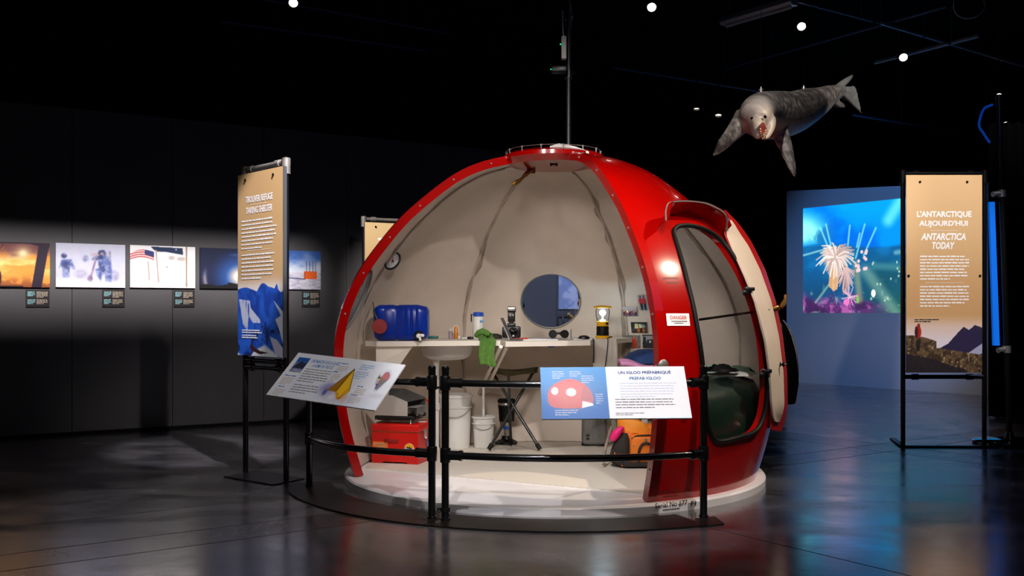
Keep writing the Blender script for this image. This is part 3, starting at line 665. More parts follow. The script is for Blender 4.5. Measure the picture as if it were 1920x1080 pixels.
# the open door, swung right round beside the dome
ty = lambda tab, y: float(np.interp(y, [a for a, b in tab], [b for a, b in tab]))
LT = [(395, 1354), (425, 1356), (440, 1357), (470, 1372), (520, 1394), (565, 1412), (640, 1431), (700, 1439), (760, 1443), (803, 1442)]
RT = [(391, 1361), (400, 1370), (415, 1385), (455, 1410), (505, 1435), (565, 1455), (630, 1468), (700, 1476), (760, 1477), (808, 1470)]
_hy = np.arange(446, 800, 12); _hd = []
for y_ in _hy:
    h_ = hit(ty(LT, y_)-2, y_); _hd.append(h_.y if h_ else np.nan)
_hd = np.array(_hd); _ok = ~np.isnan(_hd); _cf = np.polyfit(_hy[_ok], _hd[_ok], 3)
def dl(y): return float(np.polyval(_cf, min(max(y, 446), 800)))-.03-.0004*max(0, 446-y)
def dd(x, y): return dl(y)+.55*(x-ty(LT, y))/(ty(RT, y)-ty(LT, y))-.035
def door_pt(a, k):
    yl = 398+(806-398)*k; yr = 391+(809-391)*k; dn = min(1, k*9)**.5*min(1, (1-k)*14)**.5
    A_ = P(ty(LT, yl), yl, dl(yl)); B_ = P(ty(RT, yr), yr, dl(yl)+.55); m_ = .5
    a = m_+(a-m_)*(.35+.65*dn) if k < .5 else m_+(a-m_)*(.7+.3*dn); return A_*(1-a)+B_*a
dn_ = V((.45, -.89, 0)); mb = MB()
NK = 40; rings = []
for i in range(NK+1):
    k = i/NK; rings.append([door_pt(0, k), door_pt(.25, k)+dn_*.006, door_pt(.8, k)+dn_*.01, door_pt(1, k), door_pt(1, k)+V((-.012, .085, 0)), door_pt(.5, k)+V((.01, .09, 0)), door_pt(0, k)+V((.022, .07, 0))])
mb.loft(rings); door = obj('door', mb, 'red_paint', igloo, sharp=50)
mb = MB(); rings = []
for i in range(NK+1):
    k = i/NK; kk = .045+.915*k; e = min(1, k*7, (1-k)*12)**.5; lo_, hi_ = .01, .71; c_ = .36; lo_ = c_+(lo_-c_)*(.4+.6*e); hi_ = c_+(hi_-c_)*(.4+.6*e)
    rings.append([door_pt(lo_, kk)+dn_*.006, door_pt(lo_+.02, kk)+dn_*.022, door_pt(hi_-.02, kk)+dn_*.024, door_pt(hi_, kk)+dn_*.008])
mb.loft(rings, sm=True); o = obj('door_lining', mb, 'cream_liner', door, sharp=50); o['label'] = 'cream inner lining of the open door'
for (x, y) in ((1402, 543), (1434, 697)):
    mb = MB(); q = P(x, y, dl(y)-.03); mb.box(q, (.055, .045, .036), M.Rotation(.3, 3, 'Y'), .01); mb.box(q+V((-.022, -.008, -.022)), (.036, .036, .036), None, .009); mb.box(q+V((.034, .015, .004)), (.036, .03, .028), None, .008); obj('hinge', mb, 'black_plastic', door)
mb = MB(); q = P(1459, 683, dd(1459, 683)); mb.lathe([(.02, 0), (.02, .012), (.01, .02), (.009, .045), (.016, .055), (0, .06)], q, dn_, 12); mb.tube([q+dn_*.04, q+dn_*.045+V((.03, 0, .004))], .008, 8); obj('latch', mb, 'black_plastic', door)
rod0 = surf_out(1310, 600, .01); rod1 = P(1441, 581, dd(1441, 581)-.03)
mb = MB(); mb.tube([rod0, rod1], .009, 8); obj('door_stay', mb, 'black_pipe', igloo)
lever(door, [P(x, y, dd(1448, 576)-.02) for x, y in ((1417, 556), (1424, 566), (1433, 571), (1437, 580), (1448, 580), (1460, 575))], .013, base=P(1452, 579, dd(1452, 579)))
lever(door, [P(1464, 577, dd(1464, 577)+.06), P(1471, 565, dd(1464, 577)+.1), P(1473, 553, dd(1464, 577)+.12)], .014)
# black bulged vent on the far side
mb = MB(); rings = []
for y, xr in ((756, 1490), (752, 1492), (720, 1497), (690, 1497), (660, 1494), (630, 1486), (610, 1477), (600, 1469)):
    c_ = P(1455, y, 8.38); r_ = (xr-1455)/F*8.38; rings.append([c_+V((r_*math.cos(2*PI*i/24), r_*.9*math.sin(2*PI*i/24), 0)) for i in range(24)])
mb.loft(rings); o = obj('side_vent', mb, 'gloss_black', igloo); o['label'] = 'black bulging vent cover beyond the open door'
mb = MB(); mb.lathe([(.036, 0), (.036, .012), (.026, .02), (0, .022)], surf_out(1243, 684, -.005), nrm(*tz(hit(1243, 683))), 20); obj('vent_plug', mb, 'grey_metal', igloo)
# stickers and lettering on the shell and base
def onshell(x0, y0, x1, y1, off):
    a, b, c_ = surf_out(x0, y1, off), surf_out(x1, y1, off), surf_out(x0, y0, off); return Frame(a, b-a, c_-a)
fr = onshell(1248, 588, 1291, 611, .006)
mb = MB()
def gs(u, v): return surf_out(1248+43*u+3*(1-v)*(.8), 588+23*(1-v), .004)
mb.grid(gs, 6, 3); stk = obj('warning_sticker', mb, 'print_white', igloo); stk['label'] = 'white sticker reading DANGER'
mb = MB()
def wr(mb, body, f, mi=0, **kw):
    vs, fs = glyphs(body, kw.get('shear', 0), kw.get('bold', .012)); mb.add([f(x, y) for x, y in vs], fs, mi)
wr(mb, 'DANGER', lambda x, y: surf_out(1254+31*x+1.6, 599-6.5*y, .006), 0, bold=.012)
for yy, x0, x1 in ((603.5, 1258, 1288), (607, 1264, 1280)):
    for k in range(8): 
        a = x0+(x1-x0)*k/8; b = a+(x1-x0)/8*.8; mb.add([surf_out(a, yy, .006), surf_out(b, yy, .006), surf_out(b, yy-1.4, .006), surf_out(a, yy-1.4, .006)], [[0, 1, 2, 3]], 1)
o = obj('warning_text', mb, ['print_red', 'print_black'], stk); o['kind'] = 'stuff'
mb = MB(); wr(mb, 'Serial No 177', lambda x, y: surf_out(1232+65*x, 928-10*y-6*x, .0015), 0)
for k in range(9): a = 1243+30*k/9; mb.add([surf_out(a, 932.5-k*.3, .0018), surf_out(a+2.6, 932.3-k*.3, .0018), surf_out(a+2.6, 930.6-k*.3, .0018), surf_out(a, 930.8-k*.3, .0018)], [[0, 1, 2, 3]], 0)
for y, x0, x1 in ((523, 1243, 1272), (531, 1250, 1272)):
    for k in range(6): a = x0+(x1-x0)*k/6; b = a+(x1-x0)/6*.85; mb.add([surf_out(a, y, .0018), surf_out(b, y, .0018), surf_out(b, y-3, .0018), surf_out(a, y-3, .0018)], [[0, 1, 2, 3]], 0)
o = obj('shell_lettering', mb, 'print_dark_red', igloo); o['kind'] = 'stuff'
mb = MB()
def cy(px, py, r=1.6434):
    ox, dx = 0-C.x, (px-960)/F; a = dx*dx+1; b = 2*(dx*ox-C.y); c_ = ox*ox+C.y**2-r*r; d = (-b-math.sqrt(b*b-4*a*c_))/(2*a); return P(px, py, d)
wr(mb, 'Serial No 177', lambda x, y: cy(1228.5+60.5*x, 953.5-9.5*y-7.0*x), 0); wr(mb, 'F1', lambda x, y: cy(1296.5+9*x, 948.5-9*y-1*x), 0)
for k in range(10): a = 1243+32*k/10; mb.add([cy(a, 957.5-k*.35), cy(a+2.6, 957.3-k*.35), cy(a+2.6, 955.4-k*.35), cy(a, 955.6-k*.35)], [[0, 1, 2, 3]], 0)
o = obj('base_lettering', mb, 'print_black', igloo); o['kind'] = 'stuff'
# ================================================================ BARRIERS AND READING PANELS
def arc(r, a0, a1, z0, z1, n=24): return [C+V((r*math.cos(R_(a0+(a1-a0)*i/n)), r*math.sin(R_(a0+(a1-a0)*i/n)), z0+(z1-z0)*i/n)) for i in range(n+1)]
def barrier(label, pa, a0, a1, zt, zm, b0, b1, ties):
    t = thing('curved_barrier', label, 'barrier', C+V((1.9*math.cos(R_((b0+b1)/2)), 1.9*math.sin(R_((b0+b1)/2)), 0)), 'barriers in front of the igloo')
    n = 40; ang = [R_(b0+(b1-b0)*i/n) for i in range(n+1)]; mb = MB()
    mb.loft([[cyl(a, 2.09, .001), cyl(a, 2.09, .012), cyl(a, 1.745, .012), cyl(a, 1.745, .001)] for a in ang], sm=False); obj('base_plate', mb, 'black_plate', t, sharp=0)
    for k, (x, y) in enumerate(pa):
        p = V((x, y, .012)); mb = MB(); mb.lathe([(.03, 0), (.03, .012), (.0235, .014), (.0235, .925), (.025, .93), (.025, .945), (.018, .953), (0, .955)], p, n=16); post = obj('post', mb, 'black_pipe', t)
        sg = 1 if k == 0 else -1
        for z in (zt[k], zm[k]):
            mb = MB(); mb.lathe([(.031, -.045), (.033, -.04), (.033, .04), (.031, .045)], V((x, y, z)), n=16); d = arc(1.91, a0, a1, z, z); q = d[1] if k == 0 else d[-2]; u = (q-V((x, y, z))).normalized()
            mb.lathe([(.030, .02), (.030, .09), (.033, .092), (.033, .11), (.026, .112)], V((x, y, z)), u, 16); obj('pipe_fitting', mb, 'black_pipe', post)
    mb = MB(); mb.tube(arc(1.91, a0, a1, zt[0], zt[1]), .0225, 12); obj('top_rail', mb, 'black_pipe', t)
    mb = MB(); mb.tube(arc(1.91, a0, a1, zm[0], zm[1]), .0225, 12); obj('middle_rail', mb, 'black_pipe', t)
    for z in ties:
        mb = MB(); mb.tube([V((-.465, 6.185, z)), V((-.44, 6.18, z+.003)), V((-.413, 6.17, z))], .008, 8)
        mb.lathe([(.029, -.012), (.029, .012)], V((-.413, 6.17, z)), n=16); obj('joining_clip', mb, 'black_rubber', t)
    return t
barrier('black pipe barrier left of the gap, under the sign with the yellow tent', ((-1.50, 7.37), (-.5, 6.22)), -163, -115.8, (.83, .86), (.365, .415), -168, -114.4, ())
br = barrier('black pipe barrier right of the gap, under the sign with the pink igloo', ((-.413, 6.17), (1.203, 6.255)), -112.8, -62.6, (.86, .86), (.413, .413), -114.2, -66, (.83, .075))
mb = MB(); mb.prism([G(1303, 974), G(1340, 970), G(1358, 984), G(1314, 990)], (0, 0, .008)); obj('foot_plate', mb, 'black_plate', br)

def reading_panel(label, tl, tr, br_, bl, deco, rail_pts):
    ex = ((tr-tl)+(br_-bl))/2; ey = ((tl-bl)+(tr-br_))/2; fr = Frame(bl, ex, ey)
    fr = Frame(bl, ex, ey-ex.normalized()*ey.dot(ex.normalized()))
    t = thing('reading_panel', label, 'sign', V(((tl.x+br_.x)/2, (tl.y+br_.y)/2, bl.z)))
    mb = MB(); mb.prism([fr(0, 0, 0), fr(fr.w, 0, 0), fr(fr.w, fr.h, 0), fr(0, fr.h, 0)], fr.n*-.009); obj('board', mb, 'print_white', t)
    for q in rail_pts:
        mb = MB(); c_ = fr(fr.w*q, fr.h*.6, -.01); u = fr.n*-1; mb.box(c_-fr.n*.012, (.1, .1, .02), M((fr.x, fr.y, fr.n)).transposed(), .004); mb.tube([c_-fr.n*.01, c_-fr.n*.024], .02, 10); obj('bracket', mb, 'black_pipe', t)
    deco(t, fr); return t
def XY(fr): return lambda u, v: (u*fr.w, (1-v)*fr.h)
def left_deco(t, fr):
    q = XY(fr); w_, h = fr.w, fr.h
    def im(U, W):
        n = fbm(U*9, W*6, 2); c = flat(U, (226, 230, 242)); v = 1-W
        c = mixc(c, (238, 240, 246), ss(.3, .7, fbm(U*3, W*3, 5)))
        # small photograph
        ph = (U > .042)*(U < .153)*(v > .1)*(v < .446); pc = flat(U, (40, 90, 170)); pc = mixc(pc, (110, 140, 190), ss(.18, .26, v)); pc = mixc(pc, (44, 50, 74), inpoly(U, v, [(.04, .36), (.06, .27), (.08, .22), (.1, .17), (.12, .23), (.15, .19), (.16, .36)])); pc = mixc(pc, (150, 156, 186), ss(.33, .37, v+.1*(n-.5))); pc = mixc(pc, (70, 80, 120), ss(.5, .62, fbm(U*40, W*20, 3))*ss(.3, .36, v)); c = c*(1-ph[..., None])+pc*ph[..., None]
        # snow shadow and yellow tent
        c = mixc(c, (140, 134, 186), .9*ell(U, v, .50, .70, .07, .13, .7)*ss(.35, .55, n+.15)); c = mixc(c, (190, 186, 216), .7*ell(U, v, .6, .84, .12, .12, .8)); c = mixc(c, (70, 80, 150), .8*ell(U, v, .49, .78, .016, .07, .5))
        c = mixc(c, (224, 160, 24), inpoly(U, v, [(.604, .205), (.692, .69), (.668, .86), (.63, .90), (.578, .75)])); c = mixc(c, (246, 196, 40), inpoly(U, v, [(.604, .205), (.665, .62), (.64, .8), (.59, .74)])); c = mixc(c, (164, 112, 28), inpoly(U, v, [(.604, .205), (.578, .74), (.545, .74), (.50, .73)]))
        c = mixc(c, (100, 62, 20), seg(U, v, (.604, .21), (.576, .74), .004)); c = mixc(c, (110, 80, 40), seg(U, v, (.604, .21), (.5, .73), .003)); c = mixc(c, (120, 80, 20), seg(U, v, (.604, .21), (.69, .69), .003)); c = mixc(c, (190, 120, 20), .8*ell(U, v, .645, .84, .014, .05, .3)); c = mixc(c, (240, 220, 150), .8*ell(U, v, .636, .8, .008, .04, .4))
        c = mixc(c, (222, 190, 180), .9*ell(U, v, .685, .86, .022, .09, .6)); c = mixc(c, (232, 230, 244), .8*ell(U, v, .575, .86, .03, .06, .6))
        # map
        bl_ = .03*(fbm(U*18, W*9, 7)-.5)
        mp_ = [(.845, .33), (.852, .25), (.86, .33), (.876, .29), (.874, .23), (.89, .19), (.915, .2), (.938, .27), (.938, .36), (.93, .45), (.918, .55), (.905, .62), (.9, .58), (.888, .6), (.874, .5), (.862, .47), (.852, .4)]
        ins = inpoly(U+bl_*.5, v+bl_, mp_); c = mixc(c, (206, 220, 236), .7*inpoly(.89+(U-.89)/1.25, .4+(v-.4)/1.22, mp_)); c = mixc(c, (140, 126, 120), ins); c = mixc(c, (196, 120, 124), ins*(v < .36)*(U > .876)); c = mixc(c, (60, 70, 50), ins*(U < .876)*(v < .36)); c = mixc(c, (186, 180, 206), ins*(U < .876)*(v > .36)); c = mixc(c, (90, 84, 150), ins*(U < .89)*(v > .47)); c = mixc(c, (220, 190, 100), ins*ell(U, v, .866, .37, .012, .02))
        c = mixc(c, (205, 208, 220), .6*ell(U, v, .93, .72, .06, .05, .9)); return c
    picture('print', fr.sub(0, 0, fr.w, fr.h, 0), im, 400, 220, t, .001)
    mb = MB(); write(mb, fr, 'UNE MAISON SUR LA GLACE', q(.314, 0)[0], q(0, .15)[1], w_*.272, h*.075, shear=.12, bold=.02); obj('title_line', mb, 'print_blue', t); mb = MB(); write(mb, fr, 'A HOME ON THE ICE', q(.313, 0)[0], q(0, .25)[1], w_*.2, h*.075, shear=.25, bold=.02); obj('title_line', mb, 'print_blue', t)
    mb = MB(); g = h*.052
    rows(mb, fr, w_*.178, w_*.434, h*(1-.35), h*.0545, 6, h*.02, 2, mi=0); rows(mb, fr, w_*.178, w_*.434, h*(1-.71), h*.0545, 4, h*.02, 3, mi=0)
    for u0, u1, v, n in ((.035, .145, .56, 5), (.045, .15, .83, 4), (.45, .555, .17, 4), (.45, .53, .36, 5), (.735, .83, .6, 5), (.73, .835, .79, 4)): rows(mb, fr, w_*u0, w_*u1, h*(1-v-.03), h*.036, n, h*.014, int(v*99), mi=1)
    for u0, u1, v in ((.032, .14, .52), (.052, .11, .775), (.46, .52, .12), (.44, .48, .32), (.73, .79, .56), (.725, .78, .75)): rows(mb, fr, w_*u0, w_*u1, h*(1-v-.02), h*.03, 1, h*.022, int(v*77), mi=2, last=1)
    for u0, u1, v, n in ((.64, .765, .12, 3), (.636, .76, .28, 4)): rows(mb, fr, w_*u0, w_*u1, h*(1-v), h*.045, n, h*.018, int(v*50), mi=3)
    o = obj('body_text', mb, ['print_grey', 'print_tan', 'print_blue', 'print_pale_blue'], t); o['kind'] = 'stuff'
def right_deco(t, fr):
    q = XY(fr); w_, h = fr.w, fr.h
    def im(U, W):
        v = 1-W; c = flat(U, (250, 250, 252)); bl_ = U < .452; bc = mixc(flat(U, (96, 156, 216)), (88, 128, 196), ss(.2, .9, v)); bc = mixc(bc, (150, 184, 226), .5*ell(U, v, .22, .5, .2, .4, .9))
        c = np.where(bl_[..., None], bc, c)
        dome = [(.047, .68), (.046, .52), (.06, .42), (.1, .32), (.15, .26), (.2, .228), (.25, .26), (.3, .34), (.335, .46), (.352, .6), (.35, .72), (.33, .76), (.27, .8), (.16, .806), (.09, .79), (.06, .75)]
        c = mixc(c, (226, 138, 142), inpoly(U, v, dome)); c = mixc(c, (232, 160, 160), .7*ell(U, v, .2, .55, .12, .22, .6)); c = mixc(c, (206, 150, 158), .8*inpoly(U, v, [(.27, .66), (.285, .42), (.3, .36), (.33, .46), (.348, .66), (.345, .68)]))
        c = mixc(c, (250, 248, 250), ell(U, v, .094, .47, .024, .075, .1)); c = mixc(c, (250, 248, 250), ell(U, v, .205, .495, .035, .08, .1)); c = mixc(c, (252, 250, 252), inpoly(U, v, [(.278, .665), (.345, .71), (.352, .75), (.272, .80)])); return c
    picture('print', fr.sub(0, 0, fr.w, fr.h, 0), im, 340, 170, t, .001)
    mb = MB(); write(mb, fr, 'UN IGLOO PRÉFABRIQUÉ', q(.72, 0)[0], q(0, .118)[1], w_*.365, h*.082, bold=.03); obj('title_line', mb, 'print_strong_blue', t); mb = MB(); write(mb, fr, 'PREFAB IGLOO', q(.72, 0)[0], q(0, .235)[1], w_*.216, h*.06, bold=.03); obj('title_line', mb, 'print_mid_blue', t)
    mb = MB()
    rows(mb, fr, w_*.54, w_*.93, h*(1-.34), h*.052, 6, h*.016, 2, mi=0); rows(mb, fr, w_*.5, w_*.935, h*(1-.65), h*.052, 4, h*.018, 3, mi=1); rows(mb, fr, w_*.495, w_*.69, h*(1-.91), h*.03, 2, h*.014, 6, mi=1)
    for u0, u1, v, n in ((.08, .17, .1, 4), (.2, .29, .1, 3), (.28, .37, .19, 4), (.37, .42, .55, 5), (.09, .25, .85, 3)): rows(mb, fr, w_*u0, w_*u1, h*(1-v), h*.042, n, h*.018, int(v*99), mi=0)
    o = obj('body_text', mb, ['print_pale', 'print_grey'], t); o['kind'] = 'stuff'
reading_panel('tilted white sign with a yellow tent picture and small map', P(561, 666, 6.74), P(767, 685, 6.30), P(697, 774, 6.07), P(499, 740, 6.51), left_deco, (.2, .8))
reading_panel('tilted white and blue sign with a pink igloo drawing', P(1005, 688.5, 6.03), P(1274, 687, 6.03), P(1298, 783, 5.77), P(1016, 786, 5.77), right_deco, (.2, .8))

# ================================================================ BANNER STANDS
def pole(mb_, p, z1, r=.022): mb_.lathe([(r, 0), (r, z1), (r*.6, z1+.006), (0, z1+.008)], p, n=14)
def banner(name, label, bl, br_, z0, z1, post_a, post_b, zp, im, deco, base_poly=None, feet=None, top_mat='black_pipe', rails=(), nx=140, ny=310, th=.03):
    ex = V((br_.x-bl.x, br_.y-bl.y, 0)); fr = Frame(V((bl.x, bl.y, z0)), ex, V((0, 0, z1-z0)))
    t = thing('banner_stand', label, 'banner', V(((post_a.x+post_b.x)/2, (post_a.y+post_b.y)/2, 0)))
    mb = MB(); mb.prism([fr(0, 0, -.004), fr(fr.w, 0, -.004), fr(fr.w, fr.h, -.004), fr(0, fr.h, -.004)], fr.n*-th); obj('banner_board', mb, 'dark_grey' if th > .01 else 'print_tan', t)
    if im: picture('print', fr, im, nx, ny, t, 0)
    for p in (post_a, post_b):
        mb = MB(); pole(mb, V((p.x, p.y, .008)), zp); o = obj('post', mb, 'black_pipe', t)
        mb = MB(); pole(mb, V((p.x, p.y, zp-.12)), .1, .032); mb.lathe([(.033, -.03), (.033, .03)], V((p.x, p.y, rails[0])), n=14); obj('pipe_fitting', mb, top_mat, o)
    for k, z in enumerate(rails):
        mb = MB(); a = V((post_a.x, post_a.y, z)); b = V((post_b.x, post_b.y, z)); mb.tube([a, b], .021, 12)
        for f in (.15, .82): c_ = a+(b-a)*f; mb.lathe([(.029, -.03), (.029, .03)], c_, (b-a), 12)
        obj('cross_rail', mb, top_mat if k == 0 else 'black_pipe', t)
    for u, v in ((.18, .965), (.80, .965)): mb = MB(); mb.lathe([(.012, 0), (.012, .006), (0, .008)], fr(u*fr.w, v*fr.h, .001), fr.n, 10); obj('fixing_screw', mb, 'black_plastic', t)
    if base_poly: mb = MB(); mb.prism([V((p.x, p.y, .0005)) for p in base_poly], (0, 0, .01)); obj('base_plate', mb, 'black_plate', t)
    if feet:
        for a, b in feet: mb = MB(); d = (b-a).normalized(); mb.box((a+b)/2+V((0, 0, .009)), ((b-a).length, .06, .016), M.Rotation(math.atan2(d.y, d.x), 3, 'Z'), .004); obj('foot', mb, 'black_plate', t)
    deco(t, fr); return t
TAN = (206, 166, 116)
def im_left(U, W):
    v = 1-W; n = fbm(U*5, W*9, 3); c = flat(U, TAN); c = mixc(c, (214, 178, 140), ss(.53, .6, v)); c = mixc(c, (236, 226, 222), ss(.57, .64, v))
    top = .655-.03*np.abs(np.sin(U*6+.5))-.025*np.exp(-((U-.55)/.1)**2)-.03*np.exp(-((U-.87)/.03)**2)+.02*(n-.5)
    b = mixc(flat(U, (34, 92, 200)), (20, 62, 160), ss(.4, .7, fbm(U*9, W*16, 6))); b = mixc(b, (16, 30, 80), .9*ss(.6, .7, fbm(U*12, W*22, 9))*ss(.75, .82, v))
    sn = inpoly(U, v, [(.03, .69), (.28, .7), (.3, .74), (.5, .8), (.52, .82), (.35, .82), (.25, .78), (.22, .87), (.12, .83)]); b = mixc(b, (196, 200, 222), sn*ss(.3, .5, fbm(U*16, W*8, 1)+.1))
    b = mixc(b, (206, 210, 230), inpoly(U, v, [(.8, .7), (1, .76), (1, .93), (.93, .86), (.84, .8), (.96, .78)])); b = mixc(b, (190, 190, 216), inpoly(U, v, [(.72, .89), (.88, .91), (1, .95), (1, 1), (.85, .99), (.78, .94)])*ss(.3, .45, n))
    b = mixc(b, (220, 224, 236), ss(.965, .985, v+.04*(n-.5)-.03*np.sin(U*8))); b = mixc(b, (60, 26, 26), inpoly(U, v, [(.28, .955), (.3, .93), (.36, .95), (.5, .97), (.7, .98), (.5, .99), (.3, .97)]))
    m = (v > top); return np.where(m[..., None], b, c)
def deco_left(t, fr):
    w_, h = fr.w, fr.h; mb = MB()
    write(mb, fr, 'TROUVER REFUGE', w_*.485, h*.855, w_*.6, h*.036, bold=.03); obj('title_line', mb, 'print_white', t); mb = MB(); write(mb, fr, 'TAKING SHELTER', w_*.485, h*.795, w_*.58, h*.036, shear=.18, bold=.03); obj('title_line', mb, 'print_white', t)
    mb = MB(); bar(mb, fr, w_*.3, h*.824, w_*.66, h*.8255); bar(mb, fr, w_*.22, h*.575, w_*.74, h*.5765)
    rows(mb, fr, w_*.09, w_*.87, h*.735, h*.0215, 8, h*.0085, 1); rows(mb, fr, w_*.09, w_*.83, h*.548, h*.0215, 7, h*.0085, 2); rows(mb, fr, w_*.1, w_*.55, h*.136, h*.012, 2, h*.0065, 3, last=1); rows(mb, fr, w_*.1, w_*.46, h*.108, h*.012, 2, h*.0065, 4, last=1)
    o = obj('body_text', mb, 'print_white', t); o['kind'] = 'stuff'
def im_right(U, W):
    v = 1-W; n = fbm(U*6, W*14, 3); c = flat(U, (216, 178, 130)); c = mixc(c, (206, 160, 110), ss(.2, .66, v)); c = mixc(c, (226, 200, 188), ss(.7, .78, v)); c = mixc(c, (232, 222, 232), ss(.76, .86, v))  # tan paler toward the top: lamplight put into the print
    mt = [(.38, .89), (.55, .855), (.68, .80), (.76, .77), (.83, .785), (.9, .76), (1.01, .775), (1.01, .96), (.38, .9)]
    c = mixc(c, (44, 36, 72), inpoly(U, v+.01*(n-.5), mt)); c = mixc(c, (170, 170, 200), inpoly(U, v, [(.82, .9), (1.01, .85), (1.01, .9), (.85, .93)]))
    g = .81+.03*U+.09*ss(.1, .45, U)+.012*(fbm(U*8, W*8, 4)-.5)-.02*(U > .4)*(1-U); g = np.where(U < .4, .81+.2*U*U, .845+.06*U+.005)
    gc = mixc(flat(U, (104, 82, 56)), (60, 44, 34), ss(.4, .65, fbm(U*26, W*60, 5))); gc = mixc(gc, (196, 170, 130), .8*ss(.68, .74, fbm(U*40, W*90, 7))); gc = mixc(gc, (28, 24, 34), inpoly(U, v, [(-.1, .9), (.3, .925), (.8, .99), (.8, 1.1), (-.1, 1.1)])*.85)
    c = np.where((v > g)[..., None], gc, c)
    c = mixc(c, (36, 28, 30), inpoly(U, v, [(.13, .84), (.135, .89), (.18, .89), (.185, .83)])); c = mixc(c, (180, 36, 30), ell(U, v, .165, .795, .035, .03)); c = mixc(c, (60, 20, 24), ell(U, v, .135, .795, .022, .03)); c = mixc(c, (150, 30, 30), ell(U, v, .165, .762, .02, .011)); return c
def deco_right(t, fr):
    w_, h = fr.w, fr.h
    for s_, x, y, ww, sh in (("L'ANTARCTIQUE", .5, .80, .72, 0), ("AUJOURD'HUI", .49, .752, .64, 0), ('ANTARCTICA', .49, .688, .59, .2), ('TODAY', .49, .643, .3, .2)): mb = MB(); write(mb, fr, s_, w_*x, h*y, w_*ww, h*.036, shear=sh, bold=.035); obj('title_line', mb, 'print_white', t)
    mb = MB(); bar(mb, fr, w_*.32, h*.7185, w_*.68, h*.72); bar(mb, fr, w_*.25, h*.4545, w_*.76, h*.456)
    rows(mb, fr, w_*.18, w_*.84, h*.585, h*.0163, 8, h*.007, 1); rows(mb, fr, w_*.18, w_*.83, h*.432, h*.0163, 7, h*.007, 2); rows(mb, fr, w_*.11, w_*.46, h*.266, h*.0095, 2, h*.005, 3, mi=1)
    o = obj('body_text', mb, ['print_white', 'print_black'], t); o['kind'] = 'stuff'
    for u, v in ((.03, .49), (.97, .49)): m_ = MB(); m_.lathe([(.012, 0), (.012, .006), (0, .008)], fr(u*w_, v*h, .001), fr.n, 10); obj('fixing_screw', m_, 'black_plastic', t)
def pl2(px, d): q = P(px, 585, d); q.z = 0; return q
e_ = V((.665, -.747, 0)); n_ = V((-.747, -.665, 0))
pa, pb = G(458, 888), G(534, 906)
banner('left', 'tall tan banner with blue mountains on a pole stand by the photo wall', pl2(446, 8.03), pl2(530.5, 7.5), .955, 2.40, pa-n_*.012, pb-n_*.012, 2.47, im_left, deco_left,
       [G(419, 895), G(511, 911), G(571, 899), G(483, 884)], None, 'grey_metal', (2.44, .915, .86))
banner('right', 'tall tan banner with a red hiker on dark hills, beside the projection', pl2(1699, 9.52), pl2(1841.5, 9.52), .72, 2.61, pl2(1693, 9.6), pl2(1845.5, 9.6), 2.655, im_right, deco_right,
       None, [(G(1674, 824), G(1692, 838)), (G(1692, 838.5), G(1868, 839.5))], 'black_pipe', (2.635, .675), 150, 390, .008)
def deco_rear(t, fr):
    mb = MB(); write(mb, fr, 'UN', fr.w*.3, fr.h*.865, fr.w*.02, fr.h*.002) if False else bar(mb, fr, fr.w*.22, fr.h*.855, fr.w*.78, fr.h*.875); rows(mb, fr, fr.w*.15, fr.w*.85, fr.h*.7, fr.h*.03, 12, fr.h*.012, 5); o = obj('body_text', mb, 'print_white', t); o['kind'] = 'stuff'
a = pl2(684, 11.4); b = a+V((.64, .34, 0))
banner('rear', 'tan banner stand behind the left edge of the red igloo', a, b, .93, 2.33, a+V((-.02, .06, 0)), b+V((.02, .06, 0)), 2.40, lambda U, W: mixc(flat(U, TAN), (222, 190, 140), ss(.5, 1, W)), deco_rear,  # lamplight painted in: the tan brightens over the upper half
       [a+V((-.2, .12, 0)), a+V((.1, -.2, 0)), b+V((.2, -.04, 0)), b+V((-.1, .28, 0))], None, 'grey_metal', (2.37, .9), 20, 40)

# ================================================================ INSIDE THE IGLOO
FL = .0755; DZ = 1.06
def D(px, d, z=None): q = P(px, 585, d); q.z = DZ+.0015 if z is None else z; return q
# desk along the back wall
def rel(px, d): q = D(px, d)-C; return V((q.x, q.y))
front = [rel(706, 8.12), rel(775, 8.2), rel(900, 8.34), rel(938, 8.32), rel(948, 8.05), rel(1107, 8.4), rel(1112, 8.8), rel(1156, 8.92)]
wallpts = [V((1.585*math.cos(R_(a)), 1.585*math.sin(R_(a)))) for a in range(60, 169, 6)]
desk = thing('corner_desk', 'white built-in desk curving along the back wall of the igloo', 'desk', C+V((0, 1, FL)))
mb = MB(); mb.prism([C+V((q.x, q.y, DZ-.042)) for q in front+wallpts], (0, 0, .042)); obj('desktop', mb, 'white_paint', desk)
mb = MB(); mb.prism([P(705, 649, 8.16), P(774, 649, 8.24), P(749, 685, 8.24), P(705, 683, 8.16)], (0, .03, 0)); obj('side_panel', mb, 'white_paint', desk)
mb = MB(); c_ = D(838, 8.78, DZ-.04); mb.lathe([(.225, 0), (.222, -.06), (.205, -.105), (.15, -.135), (.04, -.145), (0, -.145)], c_, n=36); basin = obj('sink_basin', mb, 'white_plastic', desk)
mb = MB(); c_ = D(818, 8.78, 0); mb.lathe([(.035, .89), (.03, .86), (.024, .80), (.024, .5), (.034, .49), (.034, .44), (.024, .43), (.024, FL)], c_, n=14); obj('drain_pipe', mb, 'white_plastic', basin)
def brace(p, q, gap=.05):
    for s_ in (-1, 1): mb = MB(); d = V((gap*s_*.5, 0, 0)); u = (q-p).normalized(); mb.tube([p+d, q+d], .016, 6); obj('brace', mb, 'white_paint', desk)
brace(P(945, 650, 8.12), P(903, 737, 9.42)); brace(P(1124, 650, 8.86), P(1147, 720, 9.35), .04)
